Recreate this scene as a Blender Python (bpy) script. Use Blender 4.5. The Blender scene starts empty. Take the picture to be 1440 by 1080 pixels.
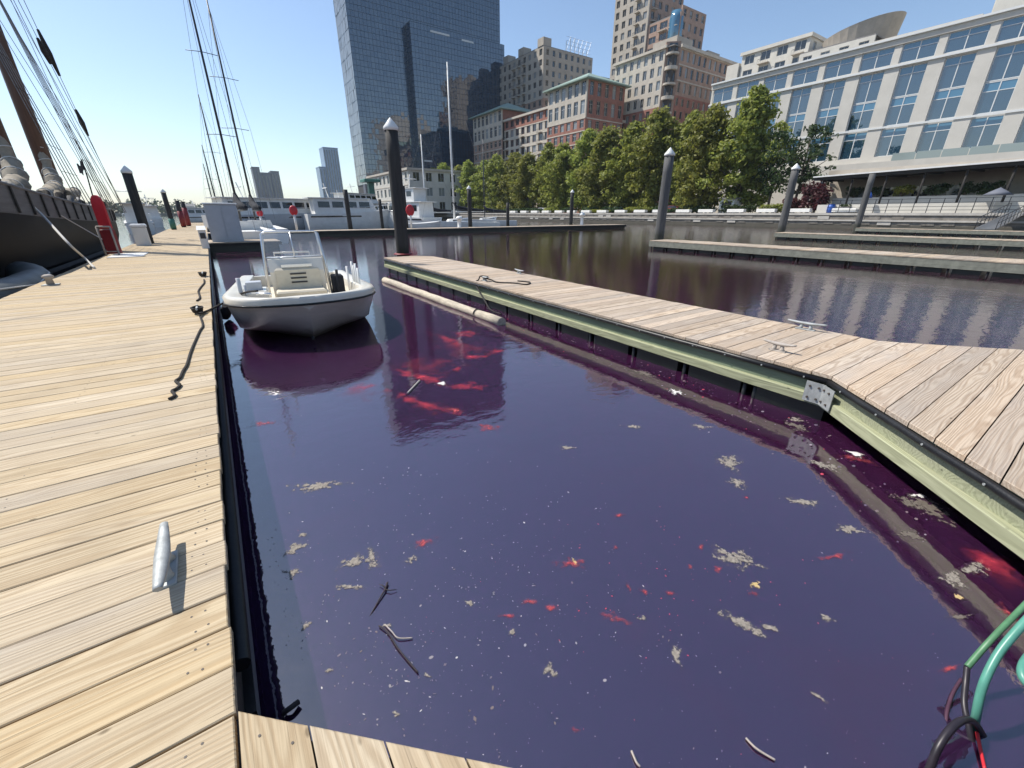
import bpy, bmesh, math, random
from mathutils import Vector, Matrix
R = math.radians
random.seed(7)
scene = bpy.context.scene
col = scene.collection

# ------------------------------------------------------------------ camera, sky, sun, exposure
F_PX, HORIZON, VP_X = 578.0, 300.0, 290.0          # read off a 1440 x 1080 picture
PITCH = math.atan((540 - HORIZON) / F_PX)
YAW = math.atan((720 - VP_X) / math.hypot(F_PX, 540 - HORIZON))
EYE = Vector((0, 0, 1.97))                          # water is z = 0, decks are z = 0.5
cam_d = bpy.data.cameras.new('camera'); cam = bpy.data.objects.new('camera', cam_d); col.objects.link(cam)
cam.location = EYE; cam.rotation_euler = (R(90) - PITCH, 0, -YAW)
cam_d.sensor_width = 36; cam_d.lens = 36 * F_PX / 1440; cam_d.clip_start = 0.05; cam_d.clip_end = 6000
scene.camera = cam

SUN_EL, SUN_AZ = R(53), R(-36)                      # azimuth from +Y towards +X
world = bpy.data.worlds.new('World'); scene.world = world; world.use_nodes = True
wn = world.node_tree
sky = wn.nodes.new('ShaderNodeTexSky'); sky.sky_type = 'NISHITA'; sky.sun_disc = False
sky.sun_elevation = SUN_EL; sky.sun_rotation = SUN_AZ
sky.air_density = 1.0; sky.dust_density = 0.6; sky.ozone_density = 2.0
bg = wn.nodes['Background']; bg.inputs['Strength'].default_value = 0.112
wn.links.new(sky.outputs[0], bg.inputs['Color'])
sun_d = bpy.data.lights.new('sun', 'SUN'); sun_d.energy = 4.0; sun_d.angle = R(0.53); sun_d.color = (1, 0.95, 0.87)
sun = bpy.data.objects.new('sun', sun_d); col.objects.link(sun)
sd = Vector((math.sin(SUN_AZ) * math.cos(SUN_EL), math.cos(SUN_AZ) * math.cos(SUN_EL), math.sin(SUN_EL)))
sun.rotation_euler = (-sd).to_track_quat('-Z', 'Y').to_euler(); sun.location = sd * 60
vs = scene.view_settings
vs.view_transform = 'Standard'; vs.look = 'None'; vs.gamma = 1; vs.exposure = 0.6; vs.use_curve_mapping = False
cy = scene.cycles
cy.use_denoising = True; cy.max_bounces = 7; cy.diffuse_bounces = 3; cy.glossy_bounces = 4
cy.transmission_bounces = 3; cy.transparent_max_bounces = 10; cy.volume_bounces = 0
cy.caustics_reflective = False; cy.caustics_refractive = False

# ------------------------------------------------------------------ pixel -> direction -> point
_f = Vector((math.sin(YAW) * math.cos(PITCH), math.cos(YAW) * math.cos(PITCH), -math.sin(PITCH)))
_r = Vector((math.cos(YAW), -math.sin(YAW), 0)); _u = _r.cross(_f)
def ray(px, py): return _f + _r * ((px - 720) / F_PX) + _u * ((540 - py) / F_PX)
def at(px, py, z=0.0):                               # the point of a level surface
    d = ray(px, py); return EYE + d * ((z - EYE.z) / d.z)
def atX(px, py, X): d = ray(px, py); return EYE + d * (X / d.x)
def atY(px, py, Y): d = ray(px, py); return EYE + d * (Y / d.y)

# ------------------------------------------------------------------ mesh builder
class MB:
    def __init__(s): s.v = []; s.f = []; s.m = []; s.sm = []
    def add(s, vs, fs, mi=0, smooth=False):
        o = len(s.v); s.v += [tuple(v) for v in vs]
        for f in fs: s.f.append(tuple(i + o for i in f)); s.m.append(mi); s.sm.append(smooth)
        return s
    def box(s, x0, x1, y0, y1, z0, z1, mi=0):
        return s.add([(x0,y0,z0),(x1,y0,z0),(x1,y1,z0),(x0,y1,z0),(x0,y0,z1),(x1,y0,z1),(x1,y1,z1),(x0,y1,z1)],
                     [(0,3,2,1),(4,5,6,7),(0,1,5,4),(1,2,6,5),(2,3,7,6),(3,0,4,7)], mi)
    def bbox(s, x0, x1, y0, y1, z0, z1, b=0.005, mi=0):      # box with chamfered top edges
        v = [(x0,y0,z0),(x1,y0,z0),(x1,y1,z0),(x0,y1,z0),(x0,y0,z1-b),(x1,y0,z1-b),(x1,y1,z1-b),(x0,y1,z1-b),
             (x0+b,y0+b,z1),(x1-b,y0+b,z1),(x1-b,y1-b,z1),(x0+b,y1-b,z1)]
        return s.add(v, [(0,3,2,1),(0,1,5,4),(1,2,6,5),(2,3,7,6),(3,0,4,7),(4,5,9,8),(5,6,10,9),(6,7,11,10),(7,4,8,11),(8,9,10,11)], mi)
    def quad(s, a, b, c, d, mi=0): return s.add([a, b, c, d], [(0,1,2,3)], mi)
    def prism(s, poly, z0, z1, mi=0):                        # poly counter-clockwise in xy
        n = len(poly)
        return s.add([(p[0],p[1],z0) for p in poly] + [(p[0],p[1],z1) for p in poly],
                     [tuple(range(n-1,-1,-1)), tuple(range(n,2*n))] + [(i,(i+1)%n,n+(i+1)%n,n+i) for i in range(n)], mi)
    def bar(s, a, b, w, h, mi=0):                            # rectangular bar from a to b
        a = Vector(a); b = Vector(b); d = (b-a).normalized()
        up = Vector((0,0,1)) if abs(d.z) < .95 else Vector((0,1,0))
        sx = d.cross(up).normalized()*(w/2); sy = sx.cross(d).normalized()*(h/2)
        return s.add([a-sx-sy,a+sx-sy,a+sx+sy,a-sx+sy,b-sx-sy,b+sx-sy,b+sx+sy,b-sx+sy],
                     [(0,1,2,3),(7,6,5,4),(0,4,5,1),(1,5,6,2),(2,6,7,3),(3,7,4,0)], mi)
    def tube(s, pts, r, seg=8, mi=0, cap=True):
        pts = [Vector(p) for p in pts]; n = len(pts)
        rr = r if isinstance(r, (list, tuple)) else [r]*n
        o = len(s.v); ref = None
        for i, p in enumerate(pts):
            d = (pts[min(i+1,n-1)] - pts[max(i-1,0)]).normalized()
            if ref is None: ref = d.orthogonal().normalized()
            ref = (ref - d*ref.dot(d));  ref = ref.normalized() if ref.length > 1e-6 else d.orthogonal().normalized()
            b = d.cross(ref)
            for k in range(seg):
                a = 2*math.pi*k/seg
                s.v.append(tuple(p + (ref*math.cos(a) + b*math.sin(a))*rr[i]))
        for i in range(n-1):
            for k in range(seg):
                s.f.append((o+i*seg+k, o+i*seg+(k+1)%seg, o+(i+1)*seg+(k+1)%seg, o+(i+1)*seg+k)); s.m.append(mi); s.sm.append(seg > 4)
        if cap:
            s.f.append(tuple(o+k for k in range(seg-1,-1,-1))); s.m.append(mi); s.sm.append(False)
            s.f.append(tuple(o+(n-1)*seg+k for k in range(seg))); s.m.append(mi); s.sm.append(False)
        return s
    def loft(s, rings, mi=0, close=False, smooth=True, capa=False, capb=False):
        o = len(s.v); n = len(rings[0])
        for rg in rings: s.v += [tuple(p) for p in rg]
        for i in range(len(rings)-1):
            for k in range(n if close else n-1):
                s.f.append((o+i*n+k, o+i*n+(k+1)%n, o+(i+1)*n+(k+1)%n, o+(i+1)*n+k)); s.m.append(mi); s.sm.append(smooth)
        if capa: s.f.append(tuple(o+k for k in range(n-1,-1,-1))); s.m.append(mi); s.sm.append(False)
        if capb: s.f.append(tuple(o+(len(rings)-1)*n+k for k in range(n))); s.m.append(mi); s.sm.append(False)
        return s
    def lathe(s, prof, seg=16, c=(0,0), mi=0):               # prof: (r, z) from bottom to top
        return s.loft([[(c[0]+r*math.cos(2*math.pi*k/seg), c[1]+r*math.sin(2*math.pi*k/seg), z) for k in range(seg)] for r, z in prof],
                      mi, close=True, capa=True, capb=True)
    def mesh(s, name, mats):
        me = bpy.data.meshes.new(name); me.from_pydata(s.v, [], s.f)
        for m in (mats if isinstance(mats, (list, tuple)) else [mats]): me.materials.append(MATS[m] if isinstance(m, str) else m)
        me.polygons.foreach_set('material_index', s.m); me.polygons.foreach_set('use_smooth', s.sm); me.update()
        return me
    def build(s, name, mats, parent=None, loc=(0,0,0), rz=0, fix=False):
        me = s.mesh(name, mats)
        if fix:
            bm = bmesh.new(); bm.from_mesh(me); bmesh.ops.recalc_face_normals(bm, faces=bm.faces); bm.to_mesh(me); bm.free()
        return put(name, me, parent, loc, rz)
def put(name, me, parent=None, loc=(0,0,0), rz=0):
    o = bpy.data.objects.new(name, me); col.objects.link(o); o.parent = parent
    o.location = loc; o.rotation_euler = (0,0,rz); return o
def tag(o, label=None, cat=None, group=None, kind=None):
    if label: o['label'] = label
    if cat: o['category'] = cat
    if group: o['group'] = group
    if kind: o['kind'] = kind
    return o
def thing(name, label, cat, loc=(0,0,0), rz=0, group=None):
    return tag(put(name, None, None, loc, rz), label, cat, group)
def kids(o): return [c for c in KIDS_SRC() if c.parent == o]
def KIDS_SRC(): return list(col.objects)
def copy_tree(root, parts, loc, rz=0, label=None, sc=None):   # parts: the children list of root (one level)
    r = root.copy(); col.objects.link(r); r.location = loc; r.rotation_euler = (0,0,rz)
    if sc: r.scale = sc
    if label: r['label'] = label
    for p in parts: c = p.copy(); col.objects.link(c); c.parent = r
    return r

# ------------------------------------------------------------------ materials
MATS = {}
def mat(name):
    m = bpy.data.materials.new(name); m.use_nodes = True; MATS[name] = m
    nt = m.node_tree; return m, nt, nt.nodes['Principled BSDF']
def nd(nt, t, **kw):
    n = nt.nodes.new('ShaderNode' + t)
    for k, v in kw.items():
        if k in n.inputs: n.inputs[k].default_value = v
        else: setattr(n, k, v)
    return n
def mixc(nt, fac, a, b, mode='MIX'):
    n = nt.nodes.new('ShaderNodeMix'); n.data_type = 'RGBA'; n.blend_type = mode
    for sock, v in ((n.inputs[0], fac), (n.inputs[6], a), (n.inputs[7], b)):
        if isinstance(v, bpy.types.NodeSocket): nt.links.new(v, sock)
        else: sock.default_value = v if not isinstance(v, tuple) else (v + (1,) if len(v) == 3 else v)
    return n.outputs[2]
def math_(nt, op, a, b=0.0, clamp=False):
    n = nt.nodes.new('ShaderNodeMath'); n.operation = op; n.use_clamp = clamp
    for sock, v in ((n.inputs[0], a), (n.inputs[1], b)):
        if isinstance(v, bpy.types.NodeSocket): nt.links.new(v, sock)
        else: sock.default_value = v
    return n.outputs[0]
def ramp(nt, fac, *stops):
    n = nt.nodes.new('ShaderNodeValToRGB'); e = n.color_ramp.elements
    while len(e) < len(stops): e.new(0.5)
    for i, (p, c) in enumerate(stops):
        e[i].position = p; e[i].color = (c, c, c, 1) if isinstance(c, (int, float)) else tuple(c) + (1,)
    nt.links.new(fac, n.inputs[0]); return n.outputs[0]
def coords(nt, kind='Object', scale=(1,1,1)):
    if kind == 'World': src = nt.nodes.new('ShaderNodeNewGeometry').outputs['Position']
    else: src = nt.nodes.new('ShaderNodeTexCoord').outputs[kind]
    mp = nt.nodes.new('ShaderNodeMapping'); mp.inputs['Scale'].default_value = scale
    nt.links.new(src, mp.inputs['Vector']); return mp.outputs[0]
def noise(nt, vec, scale, detail=4, rough=.55, dist=0):
    n = nd(nt, 'TexNoise', Scale=scale, Detail=detail, Roughness=rough, Distortion=dist)
    nt.links.new(vec, n.inputs['Vector']); return n.outputs['Fac']
def bump(nt, h, strength, dist, bsdf):
    b = nd(nt, 'Bump', Strength=strength, Distance=dist); nt.links.new(h, b.inputs['Height'])
    nt.links.new(b.outputs[0], bsdf.inputs['Normal']); return b
def simple(name, c, rough=.5, var=.15, scale=3.0, metal=0, ior=1.45, bmp=0.0, dirt=None, dirt_amt=.5, stretch=(1,1,1), kind='World', tide=None):
    """one surface: a colour, its uneven tone, optional dirt of its own shape and a fine relief"""
    m, nt, b = mat(name); v = coords(nt, kind, stretch)
    n1 = noise(nt, v, scale, 6, .65)
    lo = tuple(x*(1-var) for x in c); hi = tuple(min(1, x*(1+var)) for x in c)
    cc = mixc(nt, ramp(nt, n1, (.3, 0), (.7, 1)), lo, hi)
    if dirt:
        n2 = noise(nt, v, scale*.31, 8, .7)
        cc = mixc(nt, math_(nt, 'MULTIPLY', ramp(nt, n2, (.48, 0), (.72, 1)), dirt_amt), cc, dirt)
    if tide:                                         # stain left by the water line, with a ragged upper edge
        sz = nt.nodes.new('ShaderNodeSeparateXYZ'); nt.links.new(coords(nt, 'World'), sz.inputs[0])
        hz = math_(nt, 'ADD', sz.outputs[2], math_(nt, 'MULTIPLY', noise(nt, coords(nt, 'World', (1,1,.35)), 7, 4), -tide[2]))
        k_ = math_(nt, 'MULTIPLY', ramp(nt, math_(nt, 'DIVIDE', math_(nt, 'SUBTRACT', tide[0]-tide[2]*.5, hz), tide[2], True), (0, 0), (.6, 1)), .85)
        cc = mixc(nt, k_, cc, tide[1])
    nt.links.new(cc, b.inputs['Base Color'])
    b.inputs['Roughness'].default_value = rough; b.inputs['Metallic'].default_value = metal; b.inputs['IOR'].default_value = ior
    if bmp: bump(nt, noise(nt, v, scale*6, 4), bmp, .01, b)
    return m
def wood(name, c_lo, c_hi, c_dark, rnd='object', grey=(.36,.33,.30), greyamt=.4, hue=.35):
    m, nt, b = mat(name)
    tc = nt.nodes.new('ShaderNodeTexCoord')
    if rnd == 'object':
        r = nt.nodes.new('ShaderNodeObjectInfo').outputs['Random']; src = tc.outputs['Object']
    else:                                             # one tone for each board of a joined deck
        src = nt.nodes.new('ShaderNodeNewGeometry').outputs['Position']
        sx = nt.nodes.new('ShaderNodeSeparateXYZ'); nt.links.new(src, sx.inputs[0])
        w = nt.nodes.new('ShaderNodeTexWhiteNoise'); w.noise_dimensions = '1D'
        nt.links.new(math_(nt, 'FLOOR', math_(nt, 'DIVIDE', sx.outputs[1], .184)), w.inputs['W']); r = w.outputs['Value']
    off = nt.nodes.new('ShaderNodeCombineXYZ')
    nt.links.new(math_(nt, 'MULTIPLY', r, 137.0), off.inputs[0]); nt.links.new(math_(nt, 'MULTIPLY', r, 31.0), off.inputs[1]); nt.links.new(math_(nt, 'MULTIPLY', r, 57.0), off.inputs[2])
    def stretched(sx_):
        mp = nt.nodes.new('ShaderNodeMapping'); mp.inputs['Scale'].default_value = sx_; nt.links.new(src, mp.inputs[0])
        a = nt.nodes.new('ShaderNodeVectorMath'); a.operation = 'ADD'; nt.links.new(mp.outputs[0], a.inputs[0]); nt.links.new(off.outputs[0], a.inputs[1]); return a.outputs[0]
    warp = noise(nt, stretched((.55, 5, 5)), 1.0, 2, .5)                      # wandering of the year rings
    y = nt.nodes.new('ShaderNodeSeparateXYZ'); nt.links.new(stretched((1,1,1)), y.inputs[0])
    ph = math_(nt, 'ADD', math_(nt, 'MULTIPLY', y.outputs[1], 190.0), math_(nt, 'MULTIPLY', warp, 85.0))
    rings = ramp(nt, math_(nt, 'ADD', math_(nt, 'MULTIPLY', math_(nt, 'SINE', ph), .5), .5), (.25, 0), (.95, 1))
    fib = noise(nt, stretched((2.5, 130, 60)), 1.0, 3, .6)
    blot = noise(nt, stretched((.8, 3, 3)), 1.0, 4, .6)
    chk = noise(nt, stretched((1.1, 170, 60)), 1.0, 2, .5)                     # drying splits
    chk = math_(nt, 'MULTIPLY', ramp(nt, chk, (.66, 0), (.70, 1)), ramp(nt, noise(nt, stretched((1.5, 9, 9)), 1.0, 2), (.45, 0), (.6, 1)))
    c = mixc(nt, ramp(nt, r, (0, 0), (1, 1)), c_lo, c_hi)
    c = mixc(nt, math_(nt, 'MULTIPLY', rings, .55), c, c_dark)
    c = mixc(nt, math_(nt, 'MULTIPLY', ramp(nt, fib, (.45, 0), (.7, 1)), .45), c, tuple(x*.62 for x in c_dark))
    c = mixc(nt, math_(nt, 'MULTIPLY', ramp(nt, blot, (.5, 0), (.75, 1)), greyamt), c, grey)
    vor = nd(nt, 'TexVoronoi', Scale=1.0); nt.links.new(stretched((3.6, 7.5, 7.5)), vor.inputs['Vector'])
    knot = math_(nt, 'MULTIPLY', ramp(nt, vor.outputs['Distance'], (.035, 1), (.075, 0)), .7)   # knots
    c = mixc(nt, knot, c, tuple(x*.35 for x in c_dark))
    c = mixc(nt, math_(nt, 'MULTIPLY', chk, .75), c, tuple(x*.28 for x in c_dark))
    stain = noise(nt, coords(nt, 'World'), 1.1, 6, .7)
    c = mixc(nt, math_(nt, 'MULTIPLY', ramp(nt, stain, (.52, 0), (.75, 1)), .25), c, tuple(x*.55 for x in c_dark))
    val = nd(nt, 'HueSaturation'); nt.links.new(c, val.inputs['Color'])
    r2 = math_(nt, 'FRACT', math_(nt, 'MULTIPLY', r, 7.31))
    nt.links.new(math_(nt, 'ADD', math_(nt, 'MULTIPLY', r2, hue), 1 - hue*.55), val.inputs['Value'])
    nt.links.new(math_(nt, 'ADD', math_(nt, 'MULTIPLY', math_(nt, 'FRACT', math_(nt, 'MULTIPLY', r, 3.7)), .25), .88), val.inputs['Saturation'])
    nt.links.new(val.outputs[0], b.inputs['Base Color'])
    b.inputs['Roughness'].default_value = .75; b.inputs['Specular IOR Level'].default_value = .25
    h = math_(nt, 'ADD', math_(nt, 'MULTIPLY', rings, -.5), math_(nt, 'MULTIPLY', fib, -.6))
    bump(nt, h, .5, .004, b)
    return m

wood('deck_wood', (.48,.382,.248), (.545,.447,.305), (.35,.25,.145), hue=.12, greyamt=.32)
wood('deck_wood_joined', (.48,.382,.248), (.545,.447,.305), (.35,.25,.145), rnd='pos', hue=.12, greyamt=.32)
wood('finger_wood', (.46,.375,.29), (.56,.47,.37), (.30,.215,.15), greyamt=.5)
wood('finger_wood_joined', (.46,.38,.29), (.54,.46,.36), (.30,.22,.15), rnd='pos')
wood('treated_timber', (.34,.355,.235), (.39,.40,.27), (.24,.25,.16), hue=.15, greyamt=.25)  # lighter tone standing for sun on the lower and root beams
simple('green_beam', (.19,.23,.155), .8, .25, 5, bmp=.4, dirt=(.10,.12,.08), stretch=(1,.25,2))
simple('grey_beam', (.20,.205,.17), .8, .25, 5, dirt=(.11,.11,.09))
simple('mullion_blue', (.020,.050,.085), .4, .15, .1)
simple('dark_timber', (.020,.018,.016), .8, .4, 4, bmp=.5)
simple('black_rubber', (.007,.007,.008), .42, .3, 6, bmp=.2, dirt=(.03,.03,.028), dirt_amt=.4)
simple('black_float', (.007,.009,.009), .35, .4, 3, bmp=.15, dirt=(.028,.033,.026), dirt_amt=.6)
simple('galvanised', (.36,.375,.37), .6, .25, 14, metal=.35, bmp=.15, dirt=(.30,.31,.31))
simple('screw_steel', (.075,.06,.05), .6, .3, 30)
simple('pile_wood', (.026,.025,.025), .75, .35, 5, bmp=.7, dirt=(.06,.057,.054), dirt_amt=.7, stretch=(4,4,.35), kind='Object', tide=(.95,(.014,.016,.010),.5))
simple('pile_wood_grey', (.085,.085,.085), .75, .3, 5, bmp=.6, dirt=(.15,.145,.14), dirt_amt=.7, stretch=(4,4,.35), kind='Object', tide=(1.1,(.03,.032,.022),.6))
simple('white_plastic', (.74,.74,.72), .4, .06, 4, dirt=(.5,.48,.42), dirt_amt=.35)
simple('white_paint', (.72,.72,.70), .5, .08, 1.5, dirt=(.48,.46,.42), dirt_amt=.4)
simple('grey_box', (.42,.44,.47), .45, .07, 3)
simple('gelcoat', (.67,.635,.555), .22, .05, 5, dirt=(.5,.46,.38), dirt_amt=.3, kind='Object')
simple('hull_side', (.45,.395,.345), .3, .08, 4, dirt=(.38,.32,.27), dirt_amt=.5, stretch=(1,1,3), kind='Object', tide=(.22,(.20,.15,.11),.22))
simple('cream_seat', (.62,.56,.44), .6, .07, 8, dirt=(.45,.40,.3), kind='Object')
simple('aluminium', (.66,.67,.68), .3, .06, 10, metal=.9)
simple('dark_cloth', (.018,.020,.026), .9, .3, 10, bmp=.4)
simple('tan_canvas', (.30,.26,.20), .9, .25, 3, bmp=.5, dirt=(.18,.16,.13))
simple('black_hull', (.004,.004,.005), .55, .4, 2, ior=1.25)
simple('hull_stripe', (.10,.11,.11), .5, .3, 2)
simple('grey_bulwark', (.13,.125,.125), .7, .35, 1.2, bmp=.4, dirt=(.05,.05,.05), stretch=(1,.3,4))
simple('mast_brown', (.115,.058,.035), .45, .25, 3, stretch=(4,4,.3))
simple('dark_mast', (.030,.032,.036), .4, .2, 3)
simple('rope_white', (.60,.58,.54), .9, .2, 60, bmp=.6)
simple('rope_dark', (.032,.028,.026), .9, .4, 60, bmp=.6)
simple('rigging', (.20,.20,.20), .6, .3, 5)
simple('red_plastic', (.52,.025,.035), .4, .12, 6)
simple('dark_red', (.20,.018,.022), .5, .2, 6)
simple('green_paint', (.04,.16,.12), .5, .2, 6)
simple('teal_hose', (.085,.27,.205), .35, .12, 20)
simple('olive_hose', (.08,.20,.10), .4, .2, 20)
simple('cable_dark', (.022,.018,.024), .4, .3, 20)
simple('stone_wall', (.24,.215,.185), .85, .3, 1.3, bmp=.6, dirt=(.13,.11,.09), dirt_amt=.8, tide=(.75,(.07,.065,.05),.5))
simple('stone_cap', (.50,.47,.42), .8, .15, 1.2, bmp=.3, dirt=(.3,.27,.24))
simple('paving', (.34,.31,.28), .85, .2, .6, dirt=(.22,.2,.18))
simple('ground_far', (.16,.16,.12), .9, .3, .02)
simple('bench_white', (.72,.71,.68), .6, .08, 2)
simple('blue_plastic', (.03,.10,.40), .4, .1, 5)
simple('car_dark', (.03,.03,.035), .2, .2, 2); simple('car_white', (.6,.6,.6), .25, .1, 2); simple('car_red', (.25,.06,.06), .25, .1, 2)
simple('tyre', (.015,.015,.015), .8, .2, 4)
simple('brick', (.30,.135,.10), .85, .22, .9, dirt=(.22,.11,.09), bmp=.3)
simple('brick_pale', (.36,.245,.19), .85, .2, .8, dirt=(.25,.17,.13), bmp=.3)
simple('limestone', (.50,.45,.38), .8, .12, .7, dirt=(.36,.32,.27), bmp=.2)
simple('beige_precast', (.42,.375,.315), .8, .12, .6, dirt=(.30,.27,.23))
simple('cream_wall', (.60,.575,.51), .75, .08, .4, dirt=(.46,.43,.38))
simple('white_wall', (.53,.505,.455), .7, .06, .5, dirt=(.42,.40,.355), dirt_amt=.5)
simple('white_trim', (.62,.63,.62), .5, .05, 1)
simple('copper_roof', (.24,.33,.28), .6, .12, .6, dirt=(.16,.22,.19))
simple('roof_grey', (.22,.21,.20), .8, .2, .5)
simple('recess_dark', (.05,.048,.048), .7, .3, .5)
simple('far_grey', (.13,.14,.17), .7, .15, .05); simple('far_blue', (.16,.24,.36), .35, .12, .05)
simple('bark', (.085,.065,.05), .9, .35, 3, bmp=.8, stretch=(3,3,.5))
def glass(name, c, ior, rough=.03, wob=.0):
    m, nt, b = mat(name)
    b.inputs['Base Color'].default_value = c + (1,); b.inputs['Roughness'].default_value = rough; b.inputs['IOR'].default_value = ior
    r = nt.nodes.new('ShaderNodeNewGeometry')
    w = nt.nodes.new('ShaderNodeTexWhiteNoise')
    if wob: bump(nt, noise(nt, coords(nt, 'World'), .35, 2), wob, .3, b)
    return m
glass('tower_glass', (.008,.036,.080), 2.25, .03, .05)
glass('hotel_glass', (.012,.042,.075), 2.3, .03, .03)
glass('hotel_spandrel', (.06,.17,.27), 1.9, .08)
glass('balustrade_glass', (.26,.31,.30), 1.5, .08)
glass('window_glass', (.020,.026,.032), 1.75, .05)
glass('window_pale', (.22,.24,.25), 1.6, .1)
glass('boat_glass', (.012,.015,.02), 1.6, .05)
m, nt, b = mat('clear_shield'); b.inputs['Base Color'].default_value = (.75,.80,.85,1); b.inputs['Roughness'].default_value = .03
b.inputs['Alpha'].default_value = .28
def leafmat(name, c1, c2):
    m, nt, b = mat(name)
    r = nt.nodes.new('ShaderNodeObjectInfo').outputs['Random']
    n = noise(nt, coords(nt, 'World'), .9, 3)
    c = mixc(nt, ramp(nt, n, (.35, 0), (.65, 1)), c1, c2)
    h = nd(nt, 'HueSaturation'); nt.links.new(c, h.inputs['Color']); nt.links.new(math_(nt, 'ADD', math_(nt, 'MULTIPLY', r, .4), .8), h.inputs['Value'])
    nt.links.new(math_(nt, 'ADD', math_(nt, 'MULTIPLY', r, .03), .485), h.inputs['Hue'])
    nt.links.new(h.outputs[0], b.inputs['Base Color']); b.inputs['Roughness'].default_value = .55
    tr = nt.nodes.new('ShaderNodeBsdfTranslucent'); nt.links.new(h.outputs[0], tr.inputs[0])
    mx = nt.nodes.new('ShaderNodeMixShader'); mx.inputs[0].default_value = .5
    nt.links.new(b.outputs[0], mx.inputs[1]); nt.links.new(tr.outputs[0], mx.inputs[2]); nt.links.new(mx.outputs[0], nt.nodes['Material Output'].inputs[0])
leafmat('leaf', (.19,.23,.042), (.32,.335,.068))
leafmat('leaf_dark', (.030,.062,.018), (.06,.10,.03))
leafmat('leaf_red', (.075,.018,.022), (.12,.03,.03))
leafmat('leaf_yellow', (.20,.22,.03), (.28,.26,.05))
leafmat('leaf_far', (.055,.075,.045), (.085,.105,.06))

# water dyed dark purple, with cloudier magenta drifts, calm in the slip and rippled outside it
m, nt, b = mat('water')
w = coords(nt, 'World')
big = noise(nt, w, .16, 4, .6, .8); mid = noise(nt, w, .9, 5, .62, 1.2)
sx = nt.nodes.new('ShaderNodeSeparateXYZ'); nt.links.new(w, sx.inputs[0])
dye_shade = math_(nt, 'ADD', math_(nt, 'MULTIPLY', math_(nt, 'ADD', sx.outputs[0], math_(nt, 'MULTIPLY', sx.outputs[1], .35)), .17), math_(nt, 'MULTIPLY', big, .5))   # redder pigment towards the pier; bluish walkway shadow painted in at the corner
c = mixc(nt, ramp(nt, dye_shade, (.15, 0), (1.0, 1)), (.026,.0125,.046), (.039,.0085,.036))
c = mixc(nt, math_(nt, 'MULTIPLY', ramp(nt, mid, (.50, 0), (.80, 1)), .6), c, (.046,.007,.027))
openw = math_(nt, 'MAXIMUM', ramp(nt, math_(nt, 'DIVIDE', math_(nt, 'SUBTRACT', sx.outputs[1], 14.0), 40.0, True), (0, 0), (1, 1)),
              ramp(nt, math_(nt, 'DIVIDE', math_(nt, 'SUBTRACT', sx.outputs[0], 6.0), 25.0, True), (0, 0), (1, 1)))
c = mixc(nt, openw, c, (.045,.027,.019))  # brown reflection of trees and buildings mixed into the open-water colour
nt.links.new(c, b.inputs['Base Color']); b.inputs['Subsurface Weight'].default_value = 1.0; b.inputs['Subsurface Radius'].default_value = (1,.6,.9); b.inputs['Subsurface Scale'].default_value = .10; b.inputs['Roughness'].default_value = .025; b.inputs['IOR'].default_value = 2.7
h1 = noise(nt, coords(nt, 'World', (1, 1.5, 1)), 3.2, 3, .5, .3); h2 = noise(nt, coords(nt, 'World', (1, 1.4, 1)), 13, 3, .55)
hh = math_(nt, 'ADD', math_(nt, 'MULTIPLY', h1, .05), math_(nt, 'MULTIPLY', h2, .010))
amp = math_(nt, 'ADD', math_(nt, 'MULTIPLY', openw, .50), .22)
bump(nt, math_(nt, 'MULTIPLY', hh, amp), 1.0, .30, b)

def flake(name, c1, c2, scale=22, rough=.8, amt=1.0, soft=.10, edge=.55):   # floating matter: thin, ragged and torn towards its rim
    m, nt, b = mat(name); v = coords(nt, 'World')
    n = noise(nt, v, scale, 6, .72); n2 = noise(nt, v, scale*2.3, 4, .6)
    g = nt.nodes.new('ShaderNodeTexCoord').outputs['Object']
    at_ = nt.nodes.new('ShaderNodeAttribute'); at_.attribute_name = 'rim'
    k = math_(nt, 'ADD', math_(nt, 'SUBTRACT', math_(nt, 'MULTIPLY', n, 1.5), .75 - .5), math_(nt, 'MULTIPLY', at_.outputs['Fac'], -edge))
    al = math_(nt, 'MULTIPLY', ramp(nt, k, (.22, 0), (.22+soft, 1)), amt)
    nt.links.new(mixc(nt, ramp(nt, n2, (.35, 0), (.65, 1)), c1, c2), b.inputs['Base Color'])
    nt.links.new(al, b.inputs['Alpha']); b.inputs['Roughness'].default_value = rough
flake('scum', (.15,.13,.11), (.29,.26,.22), 24, edge=.42, soft=.16)
flake('scum_dark', (.10,.085,.07), (.17,.145,.12), 20, amt=.85)
flake('foam', (.55,.53,.50), (.70,.68,.64), 30)
flake('red_algae', (.42,.018,.05), (.60,.05,.08), 6, amt=.82, soft=.6, edge=.45)
flake('red_glow', (.20,.012,.04), (.34,.03,.06), 4, amt=.6, soft=.8, edge=.55)
flake('red_algae_bright', (.34,.03,.05), (.46,.08,.08), 20, amt=.72, soft=.35, edge=.48)
flake('yellow_leaf', (.40,.28,.10), (.5,.38,.2), 40)
simple('twig', (.035,.028,.03), .8, .3, 20); simple('twig_pale', (.38,.34,.30), .8, .2, 20)
simple('log_pale', (.50,.44,.34), .85, .25, 9, bmp=.6, dirt=(.28,.23,.18), dirt_amt=.7, stretch=(3,.6,3))
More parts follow.
